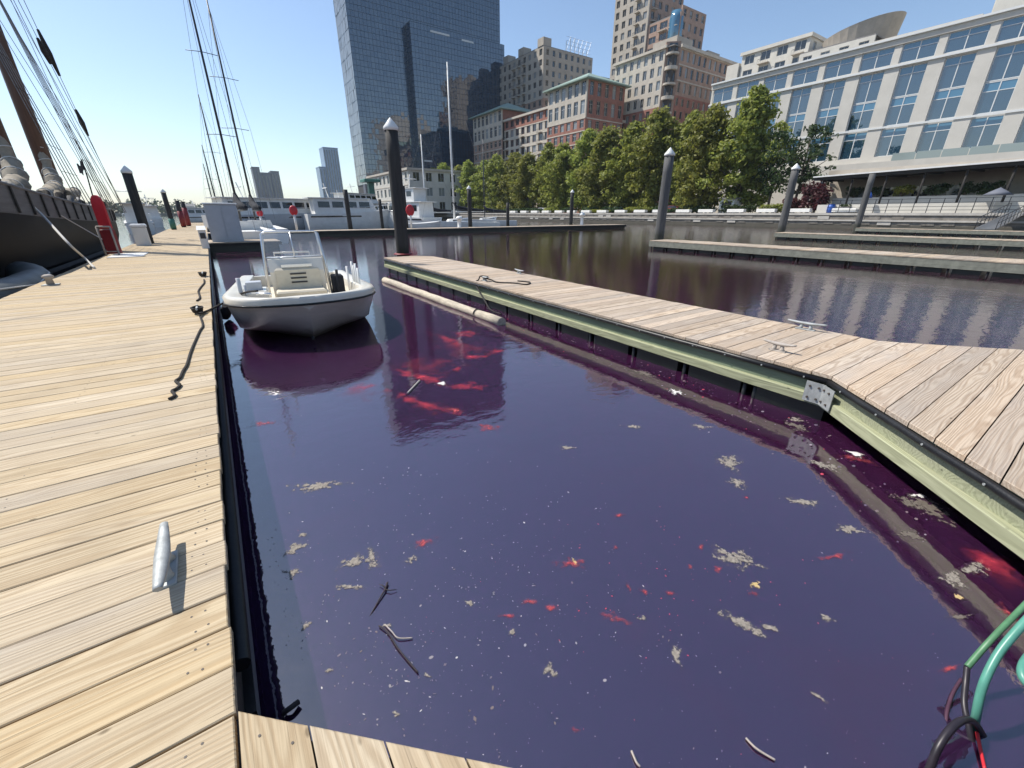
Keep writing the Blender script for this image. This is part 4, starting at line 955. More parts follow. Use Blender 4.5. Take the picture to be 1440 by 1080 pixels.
for i in range(12):
    y = 35 + i*7.4
    shrub('hedge', 'clipped dark green hedge between the white benches and the trees', (77.6+random.uniform(-.3,.3), y, 2.0), (1.2,3.9,.75), 'leaf_dark' if i % 4 else 'leaf', 1500, .20, 'hedges along the promenade', 'hedge', 6)
shrub('yellow_shrub', 'yellow-green flowering shrub planted among the hedges below the trees', (76.6, 76, 2.0), (.8,4.2,.5), 'leaf_yellow', 900, .2)
shrub('yellow_shrub', 'yellow-green potted plant under the restaurant canopy', (79.55, 20.9, 4.1), (1.0,1.2,.9), 'leaf_yellow', 700, .2)
for i, y in enumerate((26.5, 23.6, 17.4, 14.8, 12.6)):
    shrub('terrace_plant', 'dark green potted plant along the restaurant terrace wall', (79.55, y, 4.1), (.8,1.3,.8), 'leaf_dark', 520, .2, 'potted plants on the restaurant terrace', 'plant')

# ---- cars and small structures below the trees
def car(label, x, y, rz, m, z=2.0):
    t = thing('parked_car', label, 'car', (x,y,z), rz)
    def prof_(s_): return [(s_, -2.2, .35), (s_, -2.25, .75), (s_, -1.5, .92), (s_*.9, -.75, 1.42), (s_*.9, .75, 1.45), (s_, 1.55, .98), (s_, 2.2, .88), (s_, 2.22, .35)]
    mb = MB(); mb.loft([prof_(-.88), prof_(.88)], close=True, smooth=False); a, b2_ = prof_(-.88), prof_(.88); mb.add(a, [tuple(range(8))]); mb.add(b2_, [tuple(range(7,-1,-1))]); mb.build('body', m, t, fix=True)
    for s_ in (-1,1):
        mb = MB(); mb.quad((s_*.875,-1.2,.96),(s_*.875,1.2,.98),(s_*.83,.7,1.36),(s_*.83,-.72,1.34)); mb.build('side_window', 'boat_glass', t)
        for yy in (-1.4,1.4): mb = MB(); mb.tube([(s_*.70,yy,.33),(s_*.90,yy,.33)], .33, 12); mb.build('wheel', 'tyre', t)
    mb = MB(); mb.quad((-.76,1.52,1.01),(.76,1.52,1.01),(.72,.78,1.43),(-.72,.78,1.43)); mb.build('windscreen', 'boat_glass', t)
    return t
car('dark parked car under the trees behind the yellow-green shrub', 79.8, 71.5, R(8), 'car_dark')
car('white parked car under the trees beyond the hedges', 80.0, 101, R(4), 'car_white')
car('dull red parked car under the trees behind the grey piling', 80.2, 57.5, R(5), 'car_red')
car('dark parked car in the shade near the red car', 80.4, 51.2, R(2), 'car_dark')
kb = thing('kiosk', 'small white kiosk with dark opening under the trees', 'kiosk', (80.2,45.5,2.0))
mb = MB(); mb.bbox(-1.2,1.2,-1.4,1.4,0,2.4,.05); mb.build('booth', 'white_paint', kb)
mb = MB(); mb.box(-1.212,-1.203,-.9,.9,.9,2.0); mb.build('hatch', 'recess_dark', kb)
mb = MB(); mb.bbox(-1.6,1.6,-1.7,1.7,2.403,2.6,.05); mb.build('roof', 'roof_grey', kb)
aw = thing('awning', 'pale red market awning under the trees behind the grey piling', 'awning', (83.5,60.5,2.0))
mb = MB(); mb.add([(-1.6,-3,2.5),(-1.6,3,2.5),(1.6,3,3.5),(1.6,-3,3.5),(-1.6,-3,2.1),(-1.6,3,2.1)], [(0,1,2,3),(4,5,1,0)]); mb.build('canopy', 'car_red', aw)
for x_ in (-1.5,1.5):
    for y_ in (-2.9,2.9): mb = MB(); mb.tube([(x_,y_,0),(x_,y_,2.5)], .06, 6); mb.build('post', 'white_paint', aw)

# ---- restaurant terrace
rt = thing('restaurant_terrace', 'restaurant terrace with a long dark canopy over white walls and black posts', 'terrace')
mb = MB()
mb.add([(77.5,31.5,6.55),(77.5,2,7.25),(86,2,7.6),(86,31.5,6.9),(77.5,31.5,6.95),(77.5,2,7.65),(86,2,8.0),(86,31.5,7.3)], [(0,1,2,3),(7,6,5,4),(0,4,5,1),(1,5,6,2),(2,6,7,3),(3,7,4,0)]); mb.build('canopy', 'dark_timber', rt, fix=True)
mb = MB(); mb.add([(77.3,31.6,6.96),(77.3,2,7.66),(86,2,8.01),(86,31.6,7.31),(77.3,31.6,7.14),(77.3,2,7.84),(86,2,8.19),(86,31.6,7.49)], [(0,1,2,3),(7,6,5,4),(0,4,5,1),(1,5,6,2),(2,6,7,3),(3,7,4,0)]); mb.build('canopy_edge', 'white_paint', rt, fix=True)
for i in range(8):
    y = 30.5 - i*3.9; mb = MB(); mb.tube([(77.9,y,2.0),(77.9,y,6.7+.024*(31.5-y))], .13, 8); mb.build('post', 'white_paint' if i in (0,7) else 'dark_timber', rt)
    mb = MB(); mb.bar((77.6,y,6.5+.024*(31.5-y)), (85.8,y,6.8+.024*(31.5-y)), .14, .28); mb.build('rafter', 'dark_timber', rt)
mb = MB(); mb.box(76.0,76.3,3,29.5,2.0,3.15); mb.box(79.4,79.7,3,29,2.0,4.1); mb.build('wall', 'cream_wall', rt)
mb = MB(); mb.box(86.02,87,-12,33,2,8.4); mb.build('back_wall', 'beige_precast', rt)
for i in range(7):
    y = 5+i*3.7; mb = MB(); mb.box(85.93,86.015,y,y+1.7,2.6,5.6); mb.build('window', 'window_glass' if i % 3 else 'window_pale', rt)
rl = thing('terrace_railing', 'black slender railing along the water below the restaurant terrace', 'railing')
for i in range(22):
    y = 27.5 - i*1.35; mb = MB(); mb.bar((74.5,y,2.02), (74.5,y,3.7), .07, .07); mb.build('post', 'dark_mast', rl)
for z in (2.35,2.75,3.2,3.66): mb = MB(); mb.bar((74.5,27.6,z),(74.5,-1,z), .04, .05); mb.build('rail', 'dark_mast', rl)
bb = thing('recycling_barrel', 'blue barrel standing on the promenade next to the red shrub', 'barrel', (75.8,27.6,2.02))
mb = MB(); mb.lathe([(.42,0),(.48,.3),(.48,.8),(.42,1.1)], 14); mb.build('drum', 'blue_plastic', bb)
mb = MB(); mb.lathe([(.44,1.103),(.44,1.16),(.2,1.2)], 14); mb.build('lid', 'blue_plastic', bb)
gb = thing('planter_box', 'grey planter box on the promenade beside the blue barrel', 'planter', (75.8,25.9,2.02))
mb = MB(); mb.bbox(-.5,.5,-.7,.7,0,.8,.04); mb.build('trough', 'roof_grey', gb)
mb = MB(); leaf_cloud(mb, (0,0,.95), (.5,.7,.25), 120, .14); mb.build('foliage', 'leaf_dark', gb)
gw = thing('gangway', 'white-railed gangway ramp sloping from the terrace to the farthest finger pier', 'gangway')
mb = MB(); mb.bar((74.3,9,2.0),(61.0,9,.56), 1.4, .10); mb.build('ramp', 'aluminium', gw)
for s_ in (-.7,.7):
    mb = MB(); mb.tube([(74.3,9+s_,3.05),(61,9+s_,1.6)], .04, 6); mb.tube([(74.3,9+s_,2.5),(61,9+s_,1.1)], .03, 6)
    for k in range(9): u = k/8; mb.tube([(74.3-13.3*u,9+s_,2.0-1.44*u),(74.3-13.3*u,9+s_,3.05-1.45*u)], .03, 5)
    mb.build('handrail', 'dark_mast', gw)
for k, (x, y, lab) in enumerate(((75.2,23.2,'dark blue umbrella folded on the terrace edge by the railing'),(75.4,11.2,'grey open umbrella on the terrace above the white pedestal'))):
    t = thing('umbrella', lab, 'umbrella', (x,y,2.0)); mb = MB(); mb.tube([(0,0,0),(0,0,2.6)], .03, 6); mb.build('pole', 'white_paint', t)
    mb = MB(); mb.lathe([(1.3 if k else .35, 1.9),(.7 if k else .25,2.3),(.03,2.7)], 10); mb.build('canopy', 'far_grey' if k else 'blue_plastic', t)

# ================================================================== buildings
def fbox(mb, ax, c, a0, a1, d0, d1, z0, z1, mi=0):
    if ax == 'X': mb.box(c+d0, c+d1, a0, a1, z0, z1, mi)
    else: mb.box(a0, a1, c+d0, c+d1, z0, z1, mi)
WCACHE = {}
def win_mesh(ax, w, h, frame, pane, mull, trans, pane2=None, fw=.09):
    key = (ax, round(w,2), round(h,2), frame, pane, mull, trans, pane2)
    if key in WCACHE: return WCACHE[key]
    mb = MB()
    def fb(a0, a1, d0, d1, z0, z1, mi): fbox(mb, ax, 0, a0, a1, d0, d1, z0, z1, mi)
    fb(-w/2, w/2, .0, .10, h/2-fw, h/2, 0); fb(-w/2, w/2, .0, .10, -h/2, -h/2+fw, 0)
    fb(-w/2, -w/2+fw, .0, .10, -h/2+fw, h/2-fw, 0); fb(w/2-fw, w/2, .0, .10, -h/2+fw, h/2-fw, 0)
    cols = [ -w/2+fw + (w-2*fw)*k/(mull+1) for k in range(mull+2)]
    for k in cols[1:-1]: fb(k-fw/2, k+fw/2, .01, .09, -h/2+fw, h/2-fw, 0)
    zt = h/2-fw - (h-2*fw)*trans if trans else None
    for k in range(mull+1):
        a0, a1 = cols[k] + (fw/2 if k else 0), cols[k+1] - (fw/2 if k < mull else 0)
        if trans:
            fb(a0, a1, .02, .08, zt-fw/2, zt+fw/2, 0)
            fb(a0, a1, .05, .07, -h/2+fw, zt-fw/2, 1); fb(a0, a1, .05, .07, zt+fw/2, h/2-fw, 2 if pane2 else 1)
        else: fb(a0, a1, .05, .07, -h/2+fw, h/2-fw, 1)
    WCACHE[key] = mb.mesh('window', [frame, pane] + ([pane2] if pane2 else [])); return WCACHE[key]
def facade(parent, ax, c, a0, a1, zs, bay, wallm, ww=.6, wh=.62, frame='white_trim', pane='window_glass', mull=1, trans=0, sill=.22,
           bandm=None, balcony=None, depth=.45, pane2=None, pale=.12, skip=None):
    """zs: floor levels. The wall is piers and spandrels with real openings; each window is a part set back in one."""
    nb = max(1, round((a1-a0)/bay)); bw_ = (a1-a0)/nb; mb = MB(); mb2 = MB()
    for fi in range(len(zs)-1):
        z0, z1 = zs[fi], zs[fi+1]; H = z1-z0; wz0 = z0+H*sill; wz1 = wz0+H*wh
        fbox(mb, ax, c, a0, a1, 0, depth, z0, wz0-.001); fbox(mb, ax, c, a0, a1, 0, depth, wz1+.001, z1)
        if bandm: fbox(mb2, ax, c, a0-.03, a1+.03, -.10, -.002, z1-.32, z1)
        for k in range(nb+1):
            p0 = a0 + k*bw_ - bw_*(1-ww)/2; p1 = p0 + bw_*(1-ww)
            fbox(mb, ax, c, max(a0,p0), min(a1,p1), .001, depth-.001, wz0, wz1)
        for k in range(nb):
            am = a0+(k+.5)*bw_; w = bw_*ww
            if skip and skip(fi, k): continue
            if balcony and balcony(fi, k):
                o = MB(); fbox(o, ax, 0, -w/2-.15, w/2+.15, -1.1, -.004, -H*sill-.18, -H*sill); 
                bal = o.build('balcony', 'limestone', parent, (c, am, (wz0+0)) if ax == 'X' else (am, c, wz0))
                o = MB(); fbox(o, ax, 0, -w/2-.12, w/2+.12, -1.08, -1.04, -H*sill+.9, -H*sill+.98)
                for q in range(7): aa = -w/2-.10+(w+.2)*q/6; fbox(o, ax, 0, aa-.02, aa+.02, -1.07, -1.045, -H*sill, -H*sill+.9)
                o.build('railing', 'dark_mast', bal)
            pm = 'window_pale' if random.random() < pale else pane
            me = win_mesh(ax, w, wz1-wz0, frame, pm, mull, trans, pane2)
            put('window', me, parent, (c+.20, am, (wz0+wz1)/2) if ax == 'X' else (am, c+.20, (wz0+wz1)/2))
    mb.build('wall', wallm, parent)
    if bandm: mb2.build('string_course', bandm, parent)
def core(parent, x0, x1, y0, y1, z0, z1, m='recess_dark', roof='roof_grey', ext='beige_precast'):
    mb = MB(); mb.box(x0+.46, x1, y0+.46, y1, z0, z1-.05); mb.build('inner_core', m, parent)
    mb = MB(); mb.box(x0+.002, x1, y0+.002, y1, z1+.002, z1+.25); mb.build('roof', roof, parent)
    mb = MB(); mb.box(x0+.46, x1+.02, y1+.002, y1+.3, z0, z1); mb.box(x1+.025, x1+.3, y0+.46, y1, z0, z1); mb.build('rear_wall', ext, parent)
def levels(z0, z1, n): return [z0+(z1-z0)*i/n for i in range(n+1)]
def cornice(parent, x0, x1, y0, y1, z, m='limestone', over=.6, h=.7):
    mb = MB(); mb.box(x0-over, x1+over, y0-over, y0-.004, z-h, z); mb.box(x0-over, x0-.004, y0-.003, y1+over, z-h, z); mb.build('cornice', m, parent)
def hip(parent, x0, x1, y0, y1, z, h, m='copper_roof', over=1.4):
    x0 -= over; x1 += over; y0 -= over; y1 += over; dx = x1-x0; dy = y1-y0; r_ = min(dx,dy)/2
    if dy >= dx: a, b_ = ((x0+x1)/2, y0+r_, z+h), ((x0+x1)/2, y1-r_, z+h)
    else: a, b_ = (x0+r_, (y0+y1)/2, z+h), (x1-r_, (y0+y1)/2, z+h)
    mb = MB(); v = [(x0,y0,z),(x1,y0,z),(x1,y1,z),(x0,y1,z),(x0,y0,z-.35),(x1,y0,z-.35),(x1,y1,z-.35),(x0,y1,z-.35),a,b_]
    f = [(7,6,5,4),(4,5,1,0),(5,6,2,1),(6,7,3,2),(7,4,0,3)]
    f += [(0,1,8),(1,2,9,8),(2,3,9),(3,0,8,9)] if dy >= dx else [(0,1,9,8),(1,2,9),(2,3,8,9),(3,0,8)]
    mb.add(v, f); mb.build('hip_roof', m, parent, fix=True)

# -- brick apartment block with green hipped corner roofs
A_ = thing('brick_apartment_block', 'red brick and limestone apartment block with green hipped corner roofs', 'building')
random.seed(5)
facade(A_, 'X', 105, 112, 131, levels(2,30,8), 3.2, 'brick', .58, .64, 'limestone', 'window_glass', 1, .3, pane2='window_pale', bandm='limestone', pale=.25)
facade(A_, 'X', 105, 112, 131, levels(30,40,2), 3.2, 'limestone', .62, .74, 'white_trim', 'window_glass', 1, .3, pale=.3)
facade(A_, 'Y', 112, 105.46, 122, levels(2,30,8), 3.3, 'brick', .5, .62, 'limestone', 'window_glass', 1, .3, bandm='limestone', pale=.2)
facade(A_, 'Y', 112, 105.46, 122, levels(30,40,2), 3.3, 'brick', .5, .74, 'limestone', 'window_glass', 1, .3, pale=.3)
core(A_, 105, 122, 112, 131, 2, 40); hip(A_, 105, 122, 112, 131, 40.3, 4.2)
facade(A_, 'X', 106.2, 131.003, 160, levels(2,32.5,9), 3.6, 'limestone', .60, .70, 'brick', 'window_glass', 1, .0, bandm='limestone', pale=.25, balcony=lambda f_, k: k % 3 == 1)
facade(A_, 'X', 106.2, 131.003, 160, [32.5,36], 3.6, 'brick', .6, .62, 'brick', 'window_glass', 1, 0)
core(A_, 106.2, 121, 131.003, 160, 2, 36); cornice(A_, 106.2, 121, 131.1, 159.9, 36.3)
facade(A_, 'X', 105, 160.003, 183, levels(2,30,8), 3.3, 'brick_pale', .58, .64, 'limestone', 'window_glass', 1, .3, bandm='limestone', pale=.3)
facade(A_, 'X', 105, 160.003, 183, levels(30,40,2), 3.3, 'limestone', .62, .74, 'white_trim', 'window_glass', 1, .3, pale=.3)
mb = MB(); mb.box(105.46, 122, 160.01, 160.4, 36.6, 40); mb.build('end_wall', 'brick', A_)
core(A_, 105, 122, 160.003, 183, 2, 40); hip(A_, 105, 122, 160.003, 183, 40.3, 4.2)
facade(A_, 'Y', 114, 122.3, 152, levels(2,31,8), 3.7, 'brick', .62, .62, 'limestone', 'window_glass', 1, .0, bandm='limestone', balcony=lambda f_, k: k % 2 == 0, pale=.1)
core(A_, 122.3, 152, 114, 128, 2, 31); cornice(A_, 123, 151, 114.1, 128, 31.3)

# -- pale residential block behind it
B2 = thing('beige_apartment_tower', 'beige concrete apartment tower behind the brick block with a roof trellis', 'building')
facade(B2, 'X', 130, 166, 205, levels(2,48,13), 3.9, 'brick_pale', .5, .6, 'limestone', 'window_glass', 1, 0, bandm='limestone', balcony=lambda f_, k: k in (3,4,5), pale=.2)
facade(B2, 'X', 130, 166, 205, levels(48,66,5), 3.9, 'beige_precast', .5, .6, 'limestone', 'window_glass', 1, 0, balcony=lambda f_, k: k in (3,4,5), pale=.2)
facade(B2, 'Y', 166, 130.46, 158, levels(2,48,13), 3.4, 'brick_pale', .42, .58, 'limestone', 'window_glass', 0, 0, pale=.2)
facade(B2, 'Y', 166, 130.46, 158, levels(48,66,5), 3.4, 'beige_precast', .42, .58, 'limestone', 'window_glass', 0, 0, pale=.2)
core(B2, 130, 158, 166, 205, 2, 66)
mb = MB()
for a0_, a1_ in ((166,170),(180,184),(192,196)): mb.box(129.8, 134, a0_, a1_, 66.26, 69)
mb.build('parapet_tower', 'beige_precast', B2)
facade(B2, 'Y', 160, 158.3, 176, levels(2,58,15), 3.4, 'beige_precast', .5, .6, 'limestone', 'window_glass', 1, 0, balcony=lambda f_, k: k == 2, pale=.2)
facade(B2, 'X', 158.3, 160.46, 170, levels(2,58,15), 3.4, 'beige_precast', .5, .6, 'limestone', 'window_glass', 1, 0, pale=.2)
core(B2, 158.3, 176, 160, 180, 2, 58)
mb = MB()
for k in range(6): x = 143+k*2.4; mb.bar((x,167,66.3),(x,167,70+1.5*math.sin(k)), .2, .2); mb.bar((x,167,66.3),(x+2.4,167,72), .14, .14)
for k in range(4): mb.bar((143,167,67.5+k*1.4),(157.4,167,67.5+k*1.4), .12, .12)
mb.build('roof_trellis', 'aluminium', B2)

# -- tall brick and limestone block
C_ = thing('limestone_brick_tower_block', 'tall brick block with limestone crown and curved corner balconies', 'building')
facade(C_, 'X', 125, 100, 120, levels(2,33,9), 3.0, 'brick', .5, .62, 'limestone', 'window_glass', 1, 0, pale=.3)
facade(C_, 'X', 125, 100, 120, levels(33,48,4), 3.0, 'limestone', .5, .66, 'white_trim', 'window_glass', 1, 0, pale=.3)
facade(C_, 'Y', 97, 128, 160, levels(2,36,10), 2.9, 'brick', .45, .62, 'limestone', 'window_glass', 0, 0, pale=.35)
facade(C_, 'Y', 97, 128, 160, levels(36,48,3), 2.9, 'brick_pale', .45, .66, 'limestone', 'window_glass', 0, 0, pale=.35, bandm='limestone')
core(C_, 125, 160, 97, 120, 2, 48, ext='brick'); cornice(C_, 125, 160, 100, 120, 48.6); 
mb = MB(); mb.box(127.9, 160.7, 96.3, 96.99, 47.9, 48.7); mb.build('cornice', 'limestone', C_)
mb = MB(); mb.prism([(125,99.99),(127.99,97),(130,99),(127,102)], 2, 49.5); mb.build('corner_pier', 'brick_pale', C_)
for k, z in enumerate(levels(8, 46, 10)):
    mb = MB(); pts = [(126.3+1.9*math.cos(R(a)), 98.3+1.9*math.sin(R(a))) for a in range(135,316,20)]; mb.prism(pts, z, z+.9 if k % 2 else z+.5); bal = mb.build('corner_balcony', 'limestone', C_)
    mb = MB(); mb.bar((125.35,99.0,z+2.0),(127.0,97.35,z+2.0), .5, 1.8); mb.build('corner_window', 'window_glass', bal)
mb = MB(); mb.box(131,139,101,110,48.3,52.5); mb.box(141,147,101,112,48.3,51); mb.box(149,156,102,112,48.3,52); mb.build('penthouse', 'beige_precast', C_)
# -- upper tower behind
D_ = thing('brown_residential_tower', 'tall brown residential tower rising out of frame behind the limestone block', 'building')
facade(D_, 'X', 140, 121, 137, levels(40,77,11), 3.2, 'beige_precast', .5, .6, 'limestone', 'window_glass', 1, 0, pale=.15, balcony=lambda f_, k: k == 1)
facade(D_, 'Y', 121, 140.46, 158, levels(40,77,11), 3.5, 'brick_pale', .5, .6, 'limestone', 'window_glass', 1, 0, pale=.15, balcony=lambda f_, k: k == 0)
core(D_, 140, 158, 121, 137, 2, 77)
facade(D_, 'X', 140.5, 108, 120.9, levels(40,62,7), 4.2, 'brick_pale', .7, .6, 'limestone', 'window_glass', 1, 0, pale=.1, balcony=lambda f_, k: k != 2)
facade(D_, 'Y', 108, 140.96, 154, levels(40,64,7), 3.2, 'brick_pale', .45, .6, 'limestone', 'window_glass', 0, 0, pale=.15)
core(D_, 140.5, 154, 108, 120.9, 2, 62)
mb = MB(); mb.lathe([(2.3,44),(2.3,61),(1.9,63)], 14, (141.5,110.2)); mb.build('glass_bay', 'hotel_spandrel', D_)
# -- cream condominium behind the hotel, with a drum-shaped roof room
F_ = thing('cream_condominium', 'cream condominium block with balconies and a curved roof drum behind the hotel', 'building')
facade(F_, 'X', 140, 66, 84, levels(20,45,7), 4.4, 'cream_wall', .6, .6, 'white_trim', 'window_glass', 1, 0, balcony=lambda f_, k: k in (0,2), pale=.2)
facade(F_, 'Y', 66, 140.46, 160, levels(20,45,7), 4.4, 'cream_wall', .35, .5, 'white_trim', 'window_glass', 1, 0, pale=.2)
core(F_, 140, 160, 66, 84, 2, 45, ext='cream_wall'); cornice(F_, 140, 160, 66.1, 84, 45.4, 'cream_wall', .5, .8)
mb = MB(); mb.box(139.4,159,84.4,88,20,43); mb.build('side_wing', 'cream_wall', F_)
facade(F_, 'X', 136, 50, 65.9, levels(20,40,6), 4.0, 'cream_wall', .5, .55, 'white_trim', 'window_glass', 1, 0, pale=.2)
core(F_, 136, 158, 50, 65.9, 2, 40, ext='cream_wall')
mb = MB(); seg = 28; ring = lambda r_, f_: [(145+r_*math.cos(2*math.pi*k/seg), 56.5+r_*math.sin(2*math.pi*k/seg), f_(math.sin(2*math.pi*k/seg-.5))) for k in range(seg)]
mb.loft([ring(7.0, lambda q: 40.3), ring(7.9, lambda q: 44.2-1.6*q), ring(7.5, lambda q: 44.3-1.6*q), ring(7.2, lambda q: 42.6-1.6*q), ring(.1, lambda q: 42.6)], close=True, smooth=False); mb.build('roof_drum', 'beige_precast', F_)
G_ = thing('cream_tower', 'plain cream tower wall rising behind the right end of the hotel', 'building')
facade(G_, 'X', 140, -10, 32, levels(20,75,16), 5.2, 'cream_wall', .3, .45, 'white_trim', 'window_glass', 0, 0, skip=lambda f_, k: k > 5)
core(G_, 140, 165, -10, 32, 2, 75, ext='cream_wall')

# -- the hotel on the right: bays of blue glass between pale piers
H_ = thing('white_hotel', 'pale stone hotel with tall blue glass bays between wide piers', 'building')
HX, bayw = 100.0, 5.5; hy0, nbay = -22.0, 16; pier = MB(); band = MB(); random.seed(9)
HZ = dict(base=10.6, r0=(11.2,15.5), mid=(15.9,24.3), att=(24.9,27.6), top=28.4)
def hotel_window(w, h, y, z, trans, xoff=.35):
    fr = MB(); fw = .12
    fbox(fr,'X',0,-w/2,w/2,0,.16,h/2-fw,h/2); fbox(fr,'X',0,-w/2,w/2,0,.16,-h/2,-h/2+fw)
    for a in (-w/2, -fw/2, w/2-fw): fbox(fr,'X',0,a,a+fw,0.002,.158,-h/2+fw,h/2-fw)
    zt = h/2 - h*trans; fbox(fr,'X',0,-w/2+fw,-fw/2,.01,.15,zt-.05,zt+.05); fbox(fr,'X',0,fw/2,w/2-fw,.01,.15,zt-.05,zt+.05)
    key = ('hotel', round(w,2), round(h,2))
    if key not in WCACHE:
        pn = MB(); fbox(pn,'X',0,-(w/2-1.5*fw)/2,(w/2-1.5*fw)/2,.06,.10,-h/2+fw,zt-.05); tp = MB(); fbox(tp,'X',0,-(w/2-1.5*fw)/2,(w/2-1.5*fw)/2,.06,.10,zt+.05,h/2-fw)
        WCACHE[key] = (fr.mesh('window','white_trim'), pn.mesh('pane','hotel_glass'), tp.mesh('transom_pane','hotel_spandrel'))
    f_, p_, q_ = WCACHE[key]; o = put('window', f_, H_, (HX+xoff, y, z))
    for s_ in (-1,1): put('pane', p_, o, (random.uniform(-.004,.004), s_*(w/4-fw*.25), 0)); put('transom_pane', q_, o, (0, s_*(w/4-fw*.25), 0))
hy1 = hy0 + nbay*bayw
for k in range(nbay):
    yc = hy0+(k+.5)*bayw; w = 3.5
    hotel_window(w, HZ['r0'][1]-HZ['r0'][0], yc, sum(HZ['r0'])/2, .28)
    hotel_window(w, 4.1, yc, HZ['mid'][0]+2.05, .30); hotel_window(w, 4.25, yc, HZ['mid'][1]-2.125, .26)
    hotel_window(4.5, HZ['att'][1]-HZ['att'][0], yc, sum(HZ['att'])/2, .32, .30)
    for z0, z1, ww_ in ((11.2,24.3,3.5),):
        ya = yc+ww_/2; yb = yc+bayw-ww_/2
        if k < nbay-1: pier.box(HX, HX+.9, ya, yb, z0+.001, z1-.001)
    if k < nbay-1: pier.box(HX+.1, HX+.9, yc+2.25, yc+bayw-2.25, 24.9+.001, 27.6-.001)
    band.box(HX+.32, HX+.84, yc-1.75+.002, yc+1.75-.002, 15.501, 15.899)
pier.box(HX, HX+.9, hy0, hy0+1.0, 11.201, 24.299); pier.box(HX, HX+.9, hy1-1.0, hy1, 11.201, 24.299)
for y in (hy0+7.9*bayw, hy0+11.9*bayw):
    pass
pier.build('pier', 'white_wall', H_); band.build('spandrel', 'white_trim', H_)
for z0, z1, ov, m_ in ((10.2,11.2,.25,'white_wall'), (15.55,15.85,.14,'white_trim'), (24.3,24.9,.0,'white_wall'), (24.45,24.75,.30,'white_trim'), (27.6,28.4,.12,'white_wall'), (28.41,28.7,.45,'white_trim')):
    mb = MB(); mb.box(HX-ov, HX+.88 if ov not in (.14,.30) else HX-.001, hy0-.02, hy1+.02, z0+.001, z1-.001); mb.build('string_course', m_, H_)
mb = MB(); mb.box(HX+.86, HX+24, hy0+.1, hy1-.1, 2, 28.3); mb.build('inner_core', 'recess_dark', H_)
mb = MB(); mb.box(HX-2.2, HX+.84, hy0, hy1, 2, 10.19); mb.build('podium', 'white_wall', H_)
mb = MB(); mb.box(HX+.9, HX+24, hy0, hy1, 28.42, 28.6); mb.build('roof', 'roof_grey', H_)
mb = MB(); mb.box(HX+.92, HX+24, hy1+.003, hy1+.5, 2, 28.4); mb.box(HX+.92, HX+24, hy0-.5, hy0-.003, 2, 28.4); mb.build('end_wall', 'white_wall', H_)
mb = MB(); mb.box(HX+9, HX+20, 26, 50, 28.61, 31.4); mb.build('roof_plant_room', 'cream_wall', H_)
for k in range(8):
    y = 4+k*3.1; mb = MB(); mb.box(HX-2.18, HX-2.14, y, y+3.0, 10.2, 11.3); mb.build('glass_balustrade', 'balustrade_glass', H_)

# -- the dark glass tower
T_ = thing('glass_office_tower', 'dark blue glass office tower with a stepped front and bright side face', 'building')
TX0, TX1, TY, TZ = 62.0, 133.0, 204.0, 117.0; random.seed(13)
def curtain(ax, c, a0, a1, z0, z1, pw=1.55, ph=2.0, m='tower_glass', tilt=.006):
    mb = MB(); na = round((a1-a0)/pw); nz = round((z1-z0)/ph); da = (a1-a0)/na; dz = (z1-z0)/nz; g = .05
    for i in range(na):
        for j in range(nz):
            A0, A1 = a0+i*da+g, a0+(i+1)*da-g; Z0, Z1 = z0+j*dz+g, z0+(j+1)*dz-g
            t = [random.gauss(0,tilt) for _ in range(2)]
            ds = [ -t[0]-t[1], t[0]-t[1], t[0]+t[1], -t[0]+t[1] ]
            pt = [(A0,Z0),(A1,Z0),(A1,Z1),(A0,Z1)]
            if ax == 'Y': mb.quad(*[(a, c+d, z) for (a,z), d in zip(pt, ds)])
            else: mb.quad(*[(c+d, a, z) for (a,z), d in zip(pt[::-1], ds[::-1])])
    tag(mb.build('glass_pane', m, T_), kind='stuff')
    mb = MB()
    for i in range(na+1): fbox(mb, ax, c, a0+i*da-.03, a0+i*da+.03, -.04, .12, z0, z1)
    for j in range(0, nz+1, 2): fbox(mb, ax, c, a0, a1, -.05, .10, z0+j*dz-.06, z0+j*dz+.06)
    tag(mb.build('mullion_grid', 'mullion_blue', T_), kind='stuff')
curtain('Y', TY, TX0, TX1, 14, TZ); curtain('Y', TY-4.5, 86, TX1-.4, 10, 75)
curtain('X', 86, TY-4.45, TY-.2, 10, 75, 1.5, 2.0, 'tower_glass')
curtain('X', TX0, TY+.1, TY+16, 14, TZ, 1.7, 4.0, 'window_pale', .03)  # sunlit sky reflection painted in as paler glass on the side
mb = MB(); mb.box(TX0+.2, TX1-.1, TY+.2, TY+16, 2, TZ); mb.box(86.2, TX1-.5, TY-4.3, TY+.19, 2, 74.9); mb.build('inner_core', 'recess_dark', T_)
mb = MB(); mb.box(TX1-.09, TX1+.2, TY, TY+16, 2, TZ); mb.box(TX0, TX1, TY-.1, TY+16, TZ+.01, TZ+1.2); mb.build('edge_trim', 'mullion_blue', T_)
mb = MB()
for x0_, x1_, z_ in ((95,104,73),(110,116,72.6),(88,92,24)): mb.box(x0_, x1_, TY-4.62, TY-4.6, z_, z_+.7)
mb.build('light_strip', 'white_trim', T_)
mb = MB(); mb.box(86,TX1,TY-12,TY-4.6,2,12); mb.box(60,85.8,TY-3,TY-.1,2,13.8); mb.build('podium', 'far_grey', T_)
for k in range(9): mb = MB(); mb.box(87+k*5,90.5+k*5,TY-12.1,TY-12.01,4,10.5); mb.build('shop_window', 'window_glass', T_)
for k in range(2): mb = MB(); mb.box(100+k*8,104+k*8,TY-12.3,TY-12.15,6,14); mb.build('banner', 'window_pale', T_)
L_ = thing('low_pale_building', 'low pale stone building with dark windows at the foot of the glass tower', 'building')
